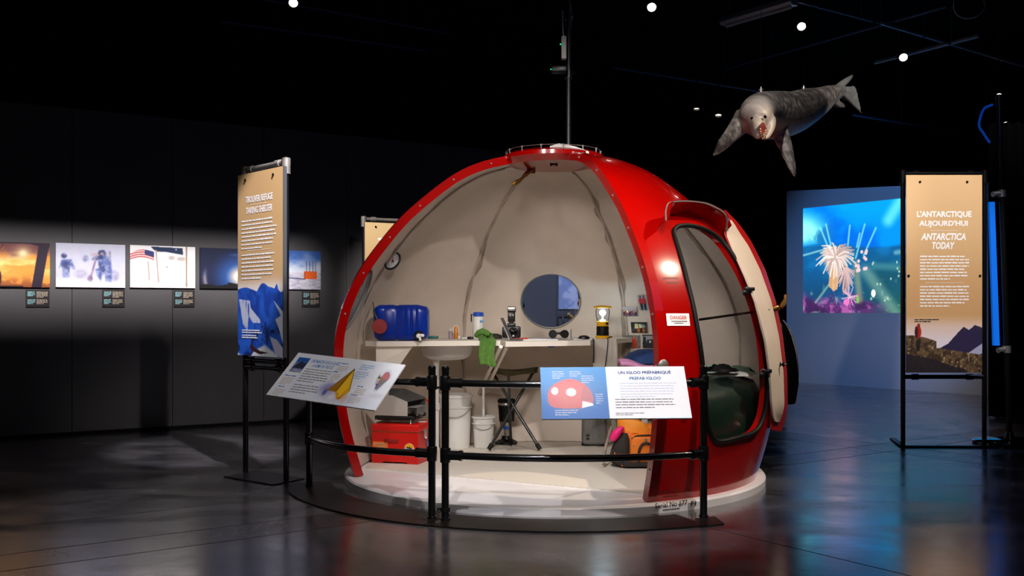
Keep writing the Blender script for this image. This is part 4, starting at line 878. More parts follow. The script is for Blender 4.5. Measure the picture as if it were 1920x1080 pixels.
mb = MB(); mb.prism([D(1112, 8.8, .35), D(1156, 8.92, .35), D(1156, 8.92, DZ-.042), D(1112, 8.8, DZ-.042)], (.01, .012, 0)); obj('end_panel', mb, 'white_paint', desk)
mb = MB(); mb.box(P(1033, 650, 8.28), (.05, .006, .012), None, .001); obj('tape', mb, 'sky_plastic', desk)

# water can
can = thing('water_can', 'blue plastic water container with a tap, on the left of the desk', 'container', D(752, 8.32))
yc = 8.32; xl, xr = D(702, yc).x, D(804, yc).x; zt = DZ+.3; W2 = (xr-xl)/2; cx = (xl+xr)/2
mb = MB(); rings = []
prof = [(-W2, .55), (-W2+.012, .85), (-W2+.05, 1), (-.06, 1), (-.05, .965), (-.02, .965), (-.01, 1), (W2-.09, 1), (W2-.02, .9), (W2, .72)]
for x, s_ in prof:
    ring = []
    for i in range(24):
        a = 2*PI*i/24; ca, sa = math.cos(a), math.sin(a); ex_ = .42; ring.append(V((cx+x, yc+.115*s_*math.copysign(abs(ca)**ex_, ca), DZ+.151+.1505*s_*math.copysign(abs(sa)**ex_, sa))))
    rings.append(ring)
mb.loft(rings); obj('tank', mb, 'blue_plastic', can, sharp=60)
for k in range(3): mb = MB(); x = cx+.05+.045*k; mb.tube([V((x, yc-.112, DZ+.05)), V((x, yc-.120, DZ+.16)), V((x, yc-.112, DZ+.27))], .011, 8); obj('moulded_rib', mb, 'blue_plastic', can)
mb = MB(); q = V((D(786, 8.2).x, yc-.112, DZ+.045)); mb.lathe([(.042, 0), (.042, .03), (.03, .04), (0, .04)], q, (0, -1, 0), 20); tap = obj('tap_collar', mb, 'black_plastic', can)
mb = MB(); mb.lathe([(.018, .03), (.018, .07), (0, .075)], q, (0, -1, 0), 12); mb.tube([q+V((0, -.06, 0)), q+V((.03, -.075, .005)), q+V((.045, -.075, .0))], .012, 8); mb.tube([q+V((.01, -.06, 0)), q+V((.014, -.065, -.038))], .010, 8); obj('tap', mb, 'white_plastic', tap)
# hanging red bat
p = P(712, 612, 8.13); bat = thing('red_bat', 'round red bat with a black handle hanging on the left inside wall', 'bat', p)
nv_ = (V((0, 0, H))-p).normalized(); mb = MB(); mb.lathe([(.058, 0), (.062, .006), (.058, .014), (0, .015)], p, nv_, 28); obj('blade', mb, 'dark_red', bat)
mb = MB(); h0 = p+V((-.02, 0, .055)); mb.tube([h0, p+V((-.035, 0, .09)), p+V((-.05, .02, .135))], [.013, .011, .009], 10); obj('handle', mb, 'black_plastic', bat)
mb = MB(); pw = surf_in(697, 566, .012); mb.tube([p+V((-.05, .02, .13)), p+V((-.055, .03, .17)), pw], .004, 6); obj('hanging_cord', mb, 'black_rubber', bat)
# clock
p = surf_in(733, 487, .001); th, z = tz(p); n = (-nrm(th, z)+(V((0, 0, H))-p).normalized()*.55).normalized(); clk = thing('wall_clock', 'round white clock with a black rim on the left inside wall', 'clock', p)
mb = MB(); mb.lathe([(.06, -.03), (.085, .004), (.085, .024), (.078, .03), (.066, .024), (.066, .018)], p, n, 32); obj('rim', mb, 'black_plastic', clk)
mb = MB(); mb.lathe([(.068, .018), (0, .0185)], p, n, 32); face = obj('dial', mb, 'print_white', clk)
e1 = V((-math.sin(th), math.cos(th), 0))*-1; e2 = n.cross(e1); e2 = e2 if e2.z > 0 else -e2; e1 = e2.cross(n); fr = Frame(p+n*.02, e1, e2, n)
mb = MB()
for k in range(12): a = 2*PI*k/12; disc(mb, fr, .052*math.sin(a), .052*math.cos(a), .0042, .0042, 0, 8)
obj('hour_marks', mb, 'print_black', clk)
mb = MB(); disc(mb, fr, 0, 0, .012, .012, .001, 12); obj('dial_mark', mb, 'print_red', clk)
for a, L_ in ((1.9, .03), (-.5, .048)): mb = MB(); mb.tube([fr(0, 0, .003), fr(L_*math.sin(a), L_*math.cos(a), .003)], .0022, 5); obj('hand', mb, 'print_black', clk)
# small things on the desk, left to right
mb = MB(); mb.box(D(812, 8.95, DZ+.012), (.09, .12, .022), None, .006); solo('teal_case', 'flat teal case beside the blue water container', 'case', mb, 'teal')
b = thing('lotion_bottle', 'small pale bottle with a white cap beside the orange tube', 'bottle', D(845, 8.95)); mb = MB(); mb.lathe([(.021, 0), (.022, .005), (.022, .06), (.011, .068)], D(845, 8.95), n=16); obj('body', mb, 'pale_purple', b); mb = MB(); mb.lathe([(.011, .068), (.012, .09), (0, .091)], D(845, 8.95), n=14); obj('cap', mb, 'white_plastic', b)
b = thing('sunscreen_tube', 'orange and white standing tube on the desk', 'tube', D(855, 8.92)); q = D(855, 8.92); mb = MB(); mb.lathe([(.022, 0), (.022, .03), (0, .03)], q, n=16); obj('cap', mb, 'amber', b)
mb = MB(); mb.loft([[q+V((.024*s_*math.cos(2*PI*i/16), .02*t_*math.sin(2*PI*i/16), z)) for i in range(16)] for z, s_, t_ in ((.03, .85, 1), (.05, .95, 1), (.09, 1, .6), (.112, 1, .15), (.116, .95, .1))]); bd = obj('body', mb, 'amber', b); mb = MB(); mb.tube([q+V((-.024, -.014, .05)), q+V((-.024, -.008, .1)), q+V((-.012, -.003, .116)), q+V((.012, -.003, .116)), q+V((.024, -.008, .1)), q+V((.024, -.014, .05))], .0045, 6); obj('edge', mb, 'white_plastic', bd)
mb = MB(); mb.lathe([(.012, 0), (.012, .022), (.005, .03), (0, .03)], D(861, 8.9), n=12); solo('tiny_jar', 'tiny white jar right of the orange tube', 'jar', mb, 'white_plastic')
mb = MB(); mb.box(D(873, 8.9, DZ+.008), (.075, .06, .014), M.Rotation(.2, 3, 'Z'), .003); solo('folded_paper', 'flat white folded paper between the tube and the tall bottle', 'paper', mb, 'paper')
mb = MB(); mb.box(D(882, 8.75, DZ+.012), (.05, .04, .022), M.Rotation(-.3, 3, 'Z'), .006); solo('small_black_case', 'small black case lying left of the tall white bottle', 'case', mb, 'black_plastic')
b = thing('water_bottle', 'tall white drinking bottle with a blue lid on the desk', 'bottle', D(897, 8.95)); q = D(897, 8.95); mb = MB(); mb.lathe([(.048, 0), (.05, .008), (.05, .19), (.044, .2)], q, n=24); obj('body', mb, 'white_plastic', b); mb = MB(); mb.lathe([(.047, .198), (.047, .232), (.04, .238), (0, .238)], q, n=24); obj('lid', mb, 'sky_plastic', b)
mb = MB(); mb.tube([q+V((-.045, 0, .215)), q+V((-.064, -.01, .22)), q+V((-.062, -.01, .15))], .006, 6); obj('strap', mb, 'black_rubber', b); mb = MB(); mb.box(q+V((.03, -.043, .155)), (.03, .01, .02), M.Rotation(.6, 3, 'Z')); obj('label', mb, 'print_pale_blue', b)
# green cloth
cl = MB(); c0 = D(914, 8.32)
ys = 8.312
def cloth(u, v):
    x = D(900+28*u, ys).x; s_ = v*.36; k = random.Random(int(u*20)*31+int(v*20)).uniform(-.004, .004)
    w_ = .012*math.sin(u*9+v*3)
    if s_ < .12: return V((x+.03*(s_-.06)-.06*(1-v)**2*.4, ys+.12-s_, DZ+.012+.02*abs(math.sin(u*5))*(1-v)+.03*max(0, .08-s_)/.08*abs(math.sin(u*7+1))+k))
    return V((x+.01*math.sin(v*7)+.02*(u-.5)*(v-.3), ys-.016+w_*.8-.012, DZ+.006-(s_-.12)*.88+.012*math.sin(u*6)))
cl.grid(cloth, 16, 24)
mb2 = MB(); mb2.tube([D(892, 8.44, DZ+.035), D(897, 8.42, DZ+.06), D(905, 8.41, DZ+.075), D(913, 8.4, DZ+.06), D(919, 8.39, DZ+.05)], [.02, .028, .03, .028, .02], 10)
t = thing('green_cloth', 'green cloth hanging over the front edge of the desk', 'cloth', c0)
o = obj('cloth', cl, 'green_cloth', t); m_ = o.modifiers.new('thick', 'SOLIDIFY'); m_.thickness = .008; obj('bunched_fold', mb2, 'green_cloth', t)
# camera with flash
q = D(959, 8.85); t = thing('film_camera', 'black camera with an upright flash unit on the desk', 'camera', q)
mb = MB(); mb.box(q+V((0, 0, .06)), (.165, .07, .105), None, .016); mb.box(q+V((0, 0, .122)), (.075, .06, .04), None, .012); obj('body', mb, 'black_plastic', t)
mb = MB(); mb.lathe([(.043, 0), (.043, .05), (.038, .055), (.034, .04), (0, .035)], q+V((.012, -.035, .06)), (0, -1, 0), 24); obj('lens', mb, 'gloss_black', t)
mb = MB(); mb.box(q+V((0, 0, .148)), (.04, .045, .02), None, .004); mb.box(q+V((0, 0, .2)), (.066, .06, .1), None, .008); mb.box(q+V((.002, -.012, .262)), (.076, .08, .05), None, .008); fl_ = obj('flash_unit', mb, 'black_plastic', t)
mb = MB(); mb.box(q+V((.002, -.055, .264)), (.066, .006, .03), None, .002); obj('flash_window', mb, 'steel', fl_)
mb = MB()
for k, dx in enumerate((-.012, .014)): mb.lathe([(.006, 0), (.006, .003), (0, .003)], q+V((dx, -.031, .21)), (0, -1, 0), 8)
obj('button', mb, 'steel', fl_)
# laptop seen edge on
q = D(954, 8.3); t = thing('open_laptop', 'thin laptop standing half open, seen edge-on beside the camera', 'laptop', q)
a_, b_ = P(955, 638.2, 8.2), P(937, 596, 8.33); mb = MB(); mb.loft([[a_, a_+V((.006, 0, 0)), a_+V((.03, .2, 0)), a_+V((.024, .2, 0))], [b_, b_+V((.006, 0, 0)), b_+V((.03, .2, 0)), b_+V((.024, .2, 0))]], sm=False); obj('screen_lid', mb, 'steel', t, sharp=0)
mb = MB(); mb.prism([D(955, 8.2, DZ+.001), D(975, 8.18, DZ+.001), D(980, 8.38, DZ+.001), D(961, 8.4, DZ+.001)], (0, 0, .016)); obj('keyboard_base', mb, 'dark_grey', t)
mb = MB(); mb.lathe([(.07, 0), (.066, .03), (.03, .045), (0, .047)], D(927, 8.9), n=20); solo('black_pouch', 'low black pouch between the green cloth and the camera', 'pouch', mb, 'charcoal_fabric')
for k, (px, d, sx, sy, rz, z, m_, lab) in enumerate(((1012, 8.46, .29, .18, .05, 0, 'paper', 'open white booklet lowest on the desk in front of the camera'), (1020, 8.70, .26, .18, -.08, .0, 'print_pale', 'pale map sheet lying behind the white booklet'), (975, 8.5, .12, .08, .3, .009, 'print_red', 'small red notebook lying on the white booklet'), (1090, 8.62, .16, .16, .1, 0, 'paper', 'white sheet under the black mouse'))):
    mb = MB(); q = D(px, d, DZ+z+.0045); mb.box(q, (sx, sy, .008), M.Rotation(rz, 3, 'Z'), .001); solo('paper_sheet' if k != 2 else 'notebook', lab, 'paper' if k != 2 else 'notebook', mb, m_)
q = D(1047, 8.6, DZ+.014); t = thing('binoculars', 'black binoculars lying on the desk', 'binoculars', q)
for s_ in (-1, 1): mb = MB(); mb.lathe([(.02, -.07), (.024, -.05), (.026, 0), (.034, .04), (.036, .07), (.03, .07), (.028, .062), (0, .062)], q+V((s_*.043, 0, .037)), (s_*.12, -1, 0), 18); obj('barrel', mb, 'black_rubber', t)
mb = MB(); mb.box(q+V((0, .01, .042)), (.05, .05, .02), None, .005); obj('bridge', mb, 'black_plastic', t)
for px, d, lean, lab in ((1066, 8.85, -.01, 'white pencil standing left of a pair behind the binoculars'), (1070.5, 8.87, .01, 'grey pencil standing right of a pair behind the binoculars')):
    mb = MB(); q = D(px, d); mb.lathe([(.005, 0), (.005, .075), (.002, .088), (0, .089)], q, (lean, 0, 1), 8); solo('pencil', lab, 'pencil', mb, 'white_plastic' if lean < 0 else 'grey_case', 'pencils on the desk')
q = D(1095, 8.56, DZ+.0085); mb = MB(); mb.loft([[q+V((.05*s_*math.cos(2*PI*i/20), .036*s_*math.sin(2*PI*i/20), z)) for i in range(20)] for z, s_ in ((0, .95), (.01, 1), (.022, .85), (.03, .5), (.032, .1))]); solo('computer_mouse', 'black rounded mouse on the desk left of the lantern', 'mouse', mb, 'black_plastic')
# lantern
q = D(1130, 9.03); t = thing('camp_lantern', 'lit yellow and black camping lantern on the right end of the desk', 'lantern', q)
mb = MB(); mb.lathe([(.062, 0), (.066, .006), (.066, .02), (.055, .026)], q, n=24); obj('foot_ring', mb, 'yellow_plastic', t)
mb = MB(); mb.lathe([(.055, .024), (.058, .04), (.055, .07), (.057, .1), (.05, .112)], q, n=24); obj('grip', mb, 'black_rubber', t)
mb = MB(); mb.lathe([(.052, .11), (.056, .118), (.056, .15), (.045, .156), (0, .156)], q, n=24); col_ = obj('collar', mb, 'yellow_plastic', t); mb = MB(); mb.lathe([(.01, 0), (.01, .012), (0, .013)], q+V((.03, -.045, .135)), (.5, -1, 0), 10); obj('switch', mb, 'black_plastic', col_)
mb = MB(); mb.lathe([(.05, .156), (.062, .2), (.064, .25), (.058, .272)], q, n=24); obj('glass_chimney', mb, 'lamp_glass', t)
mb = MB(); mb.lathe([(.008, .156), (.006, .2), (.024, .215), (.03, .235), (.022, .255), (0, .262)], q, n=16); mb.lathe([(.026, .158), (.028, .166), (.0, .172)], q, n=16); obj('bulb', mb, 'bulb_glow', t)
mb = MB(); mb.lathe([(.064, .272), (.082, .276), (.084, .288), (.05, .298), (0, .30)], q, n=24); obj('top_cap', mb, 'yellow_plastic', t)
ld = bpy.data.lights.new('lantern_light', 'POINT'); ld.energy = 11; ld.color = (.55, .85, 1); ld.shadow_soft_size = .03; lo_ = bpy.data.objects.new('lantern_light', ld); COL.objects.link(lo_); lo_.location = q+V((0, 0, .225)); 
mb = MB(); mb.tube(catmull([q+V((.05, .02, .02)), q+V((.08, -.07, .012)), D(1139, 8.84, DZ+.008), D(1140, 8.79, DZ-.02), D(1137, 8.77, .9), D(1131, 8.77, .7)], 5), .004, 6); obj('lamp_cord', mb, 'black_rubber', t)
mb = MB(); mb.tube([D(1112.5, 8.43, DZ+.01), D(1113, 8.41, DZ-.02), D(1113.5, 8.41, DZ-.1), D(1113, 8.41, DZ-.19)], .007, 6); mb.tube([D(1112.5, 8.43, DZ+.008), D(1112, 8.6, DZ+.006)], .007, 6); solo('black_strap', 'thin black strap hanging off the desk left of the lantern', 'strap', mb, 'black_rubber')
# photographs stuck to the inside wall at the right
def im_red(U, W):
    c = flat(U, (150, 150, 154))
    for x in (.32, .68): c = mixc(c, (170, 24, 30), ell(U, W, x, .6, .22, .26)); c = mixc(c, (26, 24, 34), inpoly(U, W, [(x-.14, .45), (x+.14, .45), (x+.12, 0), (x-.12, 0)])); c = mixc(c, (40, 34, 40), ell(U, W, x, .93, .1, .08))
    return c
def im_group(U, W):
    c = mixc(flat(U, (120, 112, 124)), (176, 170, 176), ss(.5, .8, W))
    for k in range(7):
        x = .1+.135*k; h = .55+.12*math.sin(k*2.1); c = mixc(c, [(60, 50, 70), (150, 60, 60), (80, 90, 120)][k % 3], ell(U, W, x, h-.4, .075, .36)); c = mixc(c, (206, 170, 150), ell(U, W, x, h, .042, .1))
    return mixc(c, (226, 220, 170), ell(U, W, .33, .5, .07, .16))
def im_cabin(U, W):
    c = mixc(flat(U, (22, 26, 26)), (50, 56, 60), ss(.4, .7, fbm(U*5, W*4, 2))); c = mixc(c, (214, 206, 150), inpoly(U, W, [(.22, .38), (.25, .86), (.62, .8), (.7, .45)])); c = mixc(c, (190, 206, 200), inpoly(U, W, [(.62, .8), (.86, .72), (.9, .5), (.7, .45)])*.7)
    c = mixc(c, (40, 40, 44), seg(U, W, (.45, .84), (.5, .4), .02)); c = mixc(c, (176, 90, 30), ell(U, W, .46, .22, .1, .2)); return mixc(c, (176, 90, 30), ell(U, W, .78, .22, .09, .2))
def im_parka(U, W):
    c = mixc(flat(U, (120, 122, 116)), (92, 92, 90), ss(.4, .7, fbm(U*4, W*4, 7))); c = mixc(c, (190, 62, 26), inpoly(U, W, [(.5, .0), (.5, .6), (.58, .82), (.72, .84), (.8, .6), (.8, .0)])); c = mixc(c, (120, 36, 20), ell(U, W, .65, .86, .08, .1)); return mixc(c, (206, 160, 130), ell(U, W, .64, .84, .045, .07))
def im_vehicle(U, W):
    c = mixc(flat(U, (150, 150, 156)), (40, 40, 46), ss(.55, .3, W)); c = mixc(c, (28, 28, 32), inpoly(U, W, [(.02, .3), (.1, .9), (.3, .8), (.34, .3)])); c = mixc(c, (36, 38, 46), inpoly(U, W, [(.4, .2), (.4, .62), (.95, .66), (.98, .2)])); c = mixc(c, (200, 204, 210), ell(U, W, .66, .46, .09, .09)); return mixc(c, (20, 20, 22), (W > .9))
for (x0, y0, x1, y1, fn, lab) in ((1170, 574, 1197, 591, im_group, 'group snapshot, second highest on the inside wall'), (1201, 552, 1219, 580, im_red, 'snapshot of two people in red coats, highest on the inside wall'),
        (1186, 603, 1216, 623, im_cabin, 'dark snapshot with a bright patch, middle of the inside wall'), (1173, 628, 1202, 652, im_parka, 'grey and orange snapshot, lower left of the inside wall'), (1207, 627, 1229, 652, im_vehicle, 'dark snapshot, lower right of the inside wall')):
    a, b, c_ = surf_in(x0, y1, .022), surf_in(x1, y1, .022), surf_in(x0, y0, .022); fr = Frame(a, b-a, c_-a); fr.n = -fr.n if fr.n.dot(V((0, 0, H))-a) < 0 else fr.n
    fr = Frame(a, fr.x*fr.w, (c_-a)-fr.x*(c_-a).dot(fr.x), fr.n); t = thing('snapshot', lab, 'photograph', a, 'snapshots on the inside wall')
    mb = MB(); mb.prism([fr(0, 0), fr(fr.w, 0), fr(fr.w, fr.h), fr(0, fr.h)], fr.n*-.003); obj('card', mb, 'paper', t); picture('print', fr, fn, 48, 40, t, .001)
# red box, stove
ax = V((.966, -.26, 0)); ay = V((.26, .966, 0)); RB = M((ax, ay, V((0, 0, 1)))).transposed(); b0 = V((-1.14, 8.10, FL)); bw, bd_, bh = .40, .41, .315
bc = b0+ax*bw/2+ay*bd_/2; t = thing('red_chest', 'red metal storage chest with stickers on the igloo floor', 'chest', bc)
mb = MB(); pts = [(0, 0), (.22, 0), (.25, .012), (.75, .012), (.78, 0), (1, 0), (1, .8), (0, .8)]
mb.prism([b0+ax*bw*u+V((0, 0, bh*v)) if v > .1 else b0+ax*bw*u+V((0, 0, v)) for u, v in pts], ay*bd_); obj('body', mb, 'red_plastic', t)
mb = MB(); mb.box(bc+V((0, 0, bh*.905)), (bw+.012, bd_+.012, bh*.19), RB, .008); obj('lid', mb, 'red_plastic', t)
mb = MB(); mb.box(bc+V((0, 0, bh*.805)), (bw+.004, bd_+.004, .006), RB); obj('lid_seam', mb, 'brass', t)
FA = Frame(b0, ax*bw, V((0, 0, bh))); FS = Frame(b0+ax*bw, ay*bd_, V((0, 0, bh)))
mb = MB(); mb.box(FA(.5*bw-.03, bh*.58, .004), (.12, .012, .028), RB, .003); obj('grip_slot', mb, 'dark_red', t)
mb = MB(); bar(mb, FA, .01, bh*.36, .14, bh*.55, .002); st_ = obj('sticker', mb, 'orange_fabric', t); mb = MB(); rows(mb, FA, .04, .13, bh*.48, .02, 1, .01, 3, .004, last=1); rows(mb, FA, .05, .12, bh*.41, .02, 1, .01, 5, .004, last=1); disc(mb, FA, .026, bh*.49, .008, .008, .004); o = obj('sticker_text', mb, 'print_tan', st_)
mb = MB(); disc(mb, FA, .325, bh*.40, .041, .041, .002); st_ = obj('round_sticker', mb, 'print_white', t); mb = MB(); poly(mb, FA, [(.325+.038*math.cos(PI*i/10), bh*.40+.003+.036*math.sin(PI*i/10)) for i in range(11)], .004); obj('sticker_sky', mb, 'yellow_plastic', st_); mb = MB(); poly(mb, FA, [(.3, bh*.41), (.31, bh*.45), (.318, bh*.42), (.33, bh*.46), (.335, bh*.41), (.345, bh*.43), (.35, bh*.38), (.32, bh*.4)], .006); obj('sticker_figure', mb, 'print_black', st_); mb = MB(); poly(mb, FA, [(.325+.038*math.cos(PI+PI*i/10), bh*.40-.002+.036*math.sin(PI+PI*i/10)) for i in range(11)], .004); obj('sticker_water', mb, 'print_pale_blue', st_)
mb = MB(); bar(mb, FS, .2, bh*.3, .34, bh*.56, .002); st_ = obj('blue_sticker', mb, 'print_blue', t); mb = MB(); bar(mb, FS, .22, bh*.33, .26, bh*.5, .004); bar(mb, FS, .28, bh*.42, .32, bh*.52, .004); obj('sticker_marks', mb, 'print_pale', st_)
for k in (.14,): mb = MB(); mb.box(FS(k, bh*.74, .008), (.05, .014, .07), M.Rotation(PI/2-.26, 3, 'Z'), .004); mb.tube([FS(k-.012, bh*.66, .012), FS(k, bh*.6, .016), FS(k+.012, bh*.66, .012)], .004, 6); obj('clasp', mb, 'steel', t)
mb = MB(); q = bc+V((.1, .1, bh+.001)); mb.box(bc+ax*.15+ay*.02+V((0, 0, bh+.003)), (.07, .05, .004), RB, .001); solo('white_tag', 'small white card on the red chest lid beside the stove', 'card', mb, 'paper')
sb = bc-ax*.03-ay*.02+V((0, 0, bh+.022)); st = thing('camp_stove', 'folding silver camp stove with open windscreen, on the red chest', 'stove', sb-V((0, 0, .02)))
mb = MB(); mb.box(sb+V((0, 0, .022)), (.34, .26, .036), RB, .006); obj('tray', mb, 'black_plastic', st)
for s1 in (-1, 1):
    mb = MB(); q = sb+ax*.15*s1; mb.tube([q-ay*.14+V((0, 0, .012)), q-ay*.15+V((0, 0, -.016)), q-ay*.05+V((0, 0, -.017)), q+ay*.12+V((0, 0, -.017)), q+ay*.13+V((0, 0, .012))], .004, 6); obj('wire_leg', mb, 'steel', st)
z0 = sb+V((0, 0, .042)); A_ = [z0-ax*.17-ay*.125, z0+ax*.115-ay*.125, z0+ax*.115-ay*.125+V((0, 0, .115)), z0-ax*.02-ay*.125+V((0, 0, .165)), z0-ax*.17-ay*.125+V((0, 0, .165))]
mb = MB(); mb.prism(A_, ay*.006); obj('windscreen', mb, 'silver_paint', st)
mb = MB(); B_ = [z0-ax*.16+ay*.125, z0+ax*.17+ay*.13, z0+ax*.17+ay*.15+V((0, 0, .13)), z0-ax*.02+ay*.16+V((0, 0, .2)), z0-ax*.16+ay*.16+V((0, 0, .2))]; mb.prism(B_, ay*.008); obj('lid', mb, 'dark_grey', st)
mb = MB(); C_ = [A_[3]+V((0, .006, -.002)), A_[2]+V((0, .006, -.002)), B_[2]+V((0, 0, -.01)), B_[3]+V((0, 0, -.01))]; mb.prism(C_, V((0, 0, .005))); obj('side_flap', mb, 'dark_grey', st)
for k in range(8):
    f = -.1+.2*k/7; mb = MB(); mb.tube([z0+ax*.1+ay*f+V((0, 0, .02)), z0+ax*.1+ay*f+V((0, 0, .07)), z0+ax*.19+ay*f+V((0, 0, .07)), z0+ax*.19+ay*f], .004, 6); obj('grate_bar', mb, 'steel', st)
mb = MB(); mb.lathe([(.04, 0), (.045, .01), (.03, .03), (0, .035)], z0+ax*.14, n=16); mb.lathe([(.016, .0), (.016, .03), (0, .03)], z0+ax*.175-ay*.07, (ax.x, ax.y, 0), 12); mb.lathe([(.016, .0), (.016, .03), (0, .03)], z0+ax*.175+ay*.06, (ax.x, ax.y, 0), 12); obj('burner', mb, 'black_plastic', st)
mb = MB(); mb.tube([z0+ax*.18+ay*.14+V((0, 0, .12)), z0+ax*.235+ay*.13+V((0, 0, .04))], .007, 6); obj('fuel_lever', mb, 'red_plastic', st)
# buckets
def bucket(label, px, d, h, r0, r1, hz=None):
    q = D(px, d, FL); t = thing('bucket', label, 'bucket', q, 'white buckets on the igloo floor'); mb = MB()
    mb.lathe([(0, 0), (r0, 0), (r0+.003, .012), (r0+(r1-r0)*.8, h*.74), (r0+(r1-r0)*.82+.012, h*.75), (r0+(r1-r0)*.86+.012, h*.775), (r1-.004, h*.78), (r1, h*.93), (r1+.013, h*.94), (r1+.013, h*.985), (r1+.004, h), (r1-.006, h), (r0-.006, .02), (0, .015)], q, n=40); obj('pail', mb, 'white_plastic', t)
    mb = MB(); s_ = hz or h*.85; pts = [q+V((r1*1.02*math.cos(a), -r1*1.02*abs(math.sin(a))**.8 if 0 else -r1*(1.06)*math.sin(a), s_-.35*h*math.sin(a)*.75)) for a in [PI*i/14 for i in range(15)]]; mb.tube(pts, .0035, 6); obj('wire_handle', mb, 'steel', t)
    return t
t = bucket('large white bucket under the sink', 853, 9.0, .485, .13, .148); bucket('small white bucket right of the large one', 906.5, 9.02, .285, .083, .098)
mb = MB(); mb.lathe([(.012, 0), (.012, .56), (.008, .57), (0, .57)], D(907, 8.98, FL+.035), (-.005, -.01, 1), 10); solo('mop_handle', 'thin white stick standing in the small bucket', 'stick', mb, 'white_plastic')
# black hand pump
q = D(950, 9.26, FL+.004); t = thing('hand_pump', 'black hand pump with a flared top behind the stool', 'pump', q)
mb = MB(); mb.lathe([(.1, 0), (.1, .018), (.08, .03), (.05, .04), (.045, .07), (0, .07)], q, n=24); mb.box(q+V((-.01, -.06, .012)), (.2, .05, .02), None, .004); obj('foot', mb, 'black_plastic', t)
mb = MB(); mb.lathe([(.02, .06), (.02, .2)], q, n=12); mb.lathe([(.03, .12), (.03, .135)], q, n=14); obj('shaft', mb, 'steel', t); mb = MB(); mb.lathe([(.028, .13), (.028, .155), (.02, .16)], q+V((-.005, -.005, 0)), n=14); obj('blue_ring', mb, 'sky_plastic', t)
mb = MB(); mb.lathe([(.055, .2), (.07, .21), (.075, .3), (.083, .36)], q, n=24); obj('sleeve', mb, 'black_rubber', t); mb = MB(); mb.lathe([(.084, .358), (.085, .376), (.084, .378)], q, n=24); obj('band', mb, 'steel', t); mb = MB(); mb.lathe([(.083, .377), (.086, .4), (.07, .415), (0, .418)], q, n=24); obj('cup', mb, 'black_rubber', t)
# folding stool
F1, F2, F3 = [D(px, d, FL+.022) for px, d in ((917, 8.75), (1012, 8.75), (958, 9.12))]; T1, T2, T3 = D(1004, 9.0, .79), D(919, 9.0, .79), D(953, 8.66, .78)
t = thing('tripod_stool', 'folding tripod stool with an olive canvas seat', 'stool', (F1+F2+F3)/3)
for a, b in ((F1, T1), (F2, T2), (F3, T3)):
    mb = MB(); mb.tube([a, b], .0135, 10); leg = obj('leg', mb, 'black_pipe', t); mb = MB(); u = (b-a).normalized(); mb.tube([a-u*.005, a+u*.05], .02, 10); obj('rubber_foot', mb, 'black_rubber', leg)
mb = MB(); cc = (T1+T2+T3)/3; rings = []
crn = [T2, T3, T1]
def seat(z, s_, sag): 
    out = []
    for k in range(3):
        a, b = crn[k], crn[(k+1) % 3]
        for i in range(8): f = i/8; p = a*(1-f)+b*f; inw = .16*math.sin(PI*f); p = p+(cc-p)*inw; p = cc+(p-cc)*s_*1.08; out.append(p+V((0, 0, z-sag*(math.sin(PI*f)))))
    return out
mb.loft([seat(-.045, .9, -.02), seat(-.04, 1, .0), seat(.012, 1.02, .02), seat(.014, .95, .025), seat(-.015, .5, .01), seat(-.025, .1, 0)], sm=True); obj('canvas_seat', mb, 'olive_canvas', t)
mb = MB(); mid = (F1+F2+F3+T1+T2+T3)/6; mb.ball(mid, .024, 12); obj('pivot', mb, 'black_plastic', t)
# grey case
q = D(1114, 9.15, FL); t = thing('grey_case', 'grey ribbed hard case standing against the back wall', 'case', q); mb = MB(); mb.box(q+V((0, 0, .2)), (.225, .15, .38), None, .035, seg=3); obj('shell', mb, 'grey_case', t)
for k in range(3): mb = MB(); mb.box(q+V((-.02+.03*k, -.076, .22)), (.012, .008, .3), None, .003); obj('rib', mb, 'grey_case', t)
for k in range(2): mb = MB(); mb.box(q+V((-.065, -.078, .07+.03*k)), (.03, .01, .022), None, .003); obj('latch', mb, 'black_plastic', t)
for k in (-1, 1): mb = MB(); mb.box(q+V((k*.07, 0, .006)), (.05, .12, .012), None, .003); obj('foot', mb, 'black_rubber', t)
mb = MB(); mb.box(q+V((-.1, 0, .01)), (.03, .1, .018), None, .003); mb.box(q+V((.1, 0, .01)), (.03, .1, .018), None, .003); obj('base_strip', mb, 'black_rubber', t)
# orange backpack
q = V((1.0, 7.93, FL+.006)); t = thing('orange_backpack', 'orange backpack with black straps on the igloo floor', 'backpack', q)
mb = MB(); RZ = M.Rotation(.08, 3, 'Z'); mb.box(q+V((.02, .06, .17)), (.31, .2, .30), RZ, .05, seg=3); obj('body', mb, 'orange_fabric', t)
mb = MB(); rings = []
for z, s_, dx in ((.26, 1, 0), (.33, 1.02, -.0), (.365, .9, -.015), (.385, .55, -.03)): rings.append([q+V((-.015+dx+.14*s_*math.copysign(abs(math.cos(2*PI*i/20))**.6, math.cos(2*PI*i/20)), .05+.1*s_*math.sin(2*PI*i/20), z-.22*max(0, math.cos(2*PI*i/20))*.3)) for i in range(20)])
mb.loft(rings); obj('top_flap', mb, 'amber_fabric', t)
mb = MB(); mb.box(q+V((.05, -.075, .14)), (.245, .09, .235), RZ, .04, seg=3); pk = obj('front_pocket', mb, 'orange_fabric', t)
arch = [q+V((.055+.062*x, -.127, z)) for x, z in ((-1, .035), (-1, .09), (-.9, .14), (-.55, .178), (0, .19), (.55, .178), (.9, .14), (1, .09), (1, .035))]
mb = MB(); mb.tube(catmull(arch, 4), .011, 8); obj('arch_strap', mb, 'charcoal_fabric', pk)
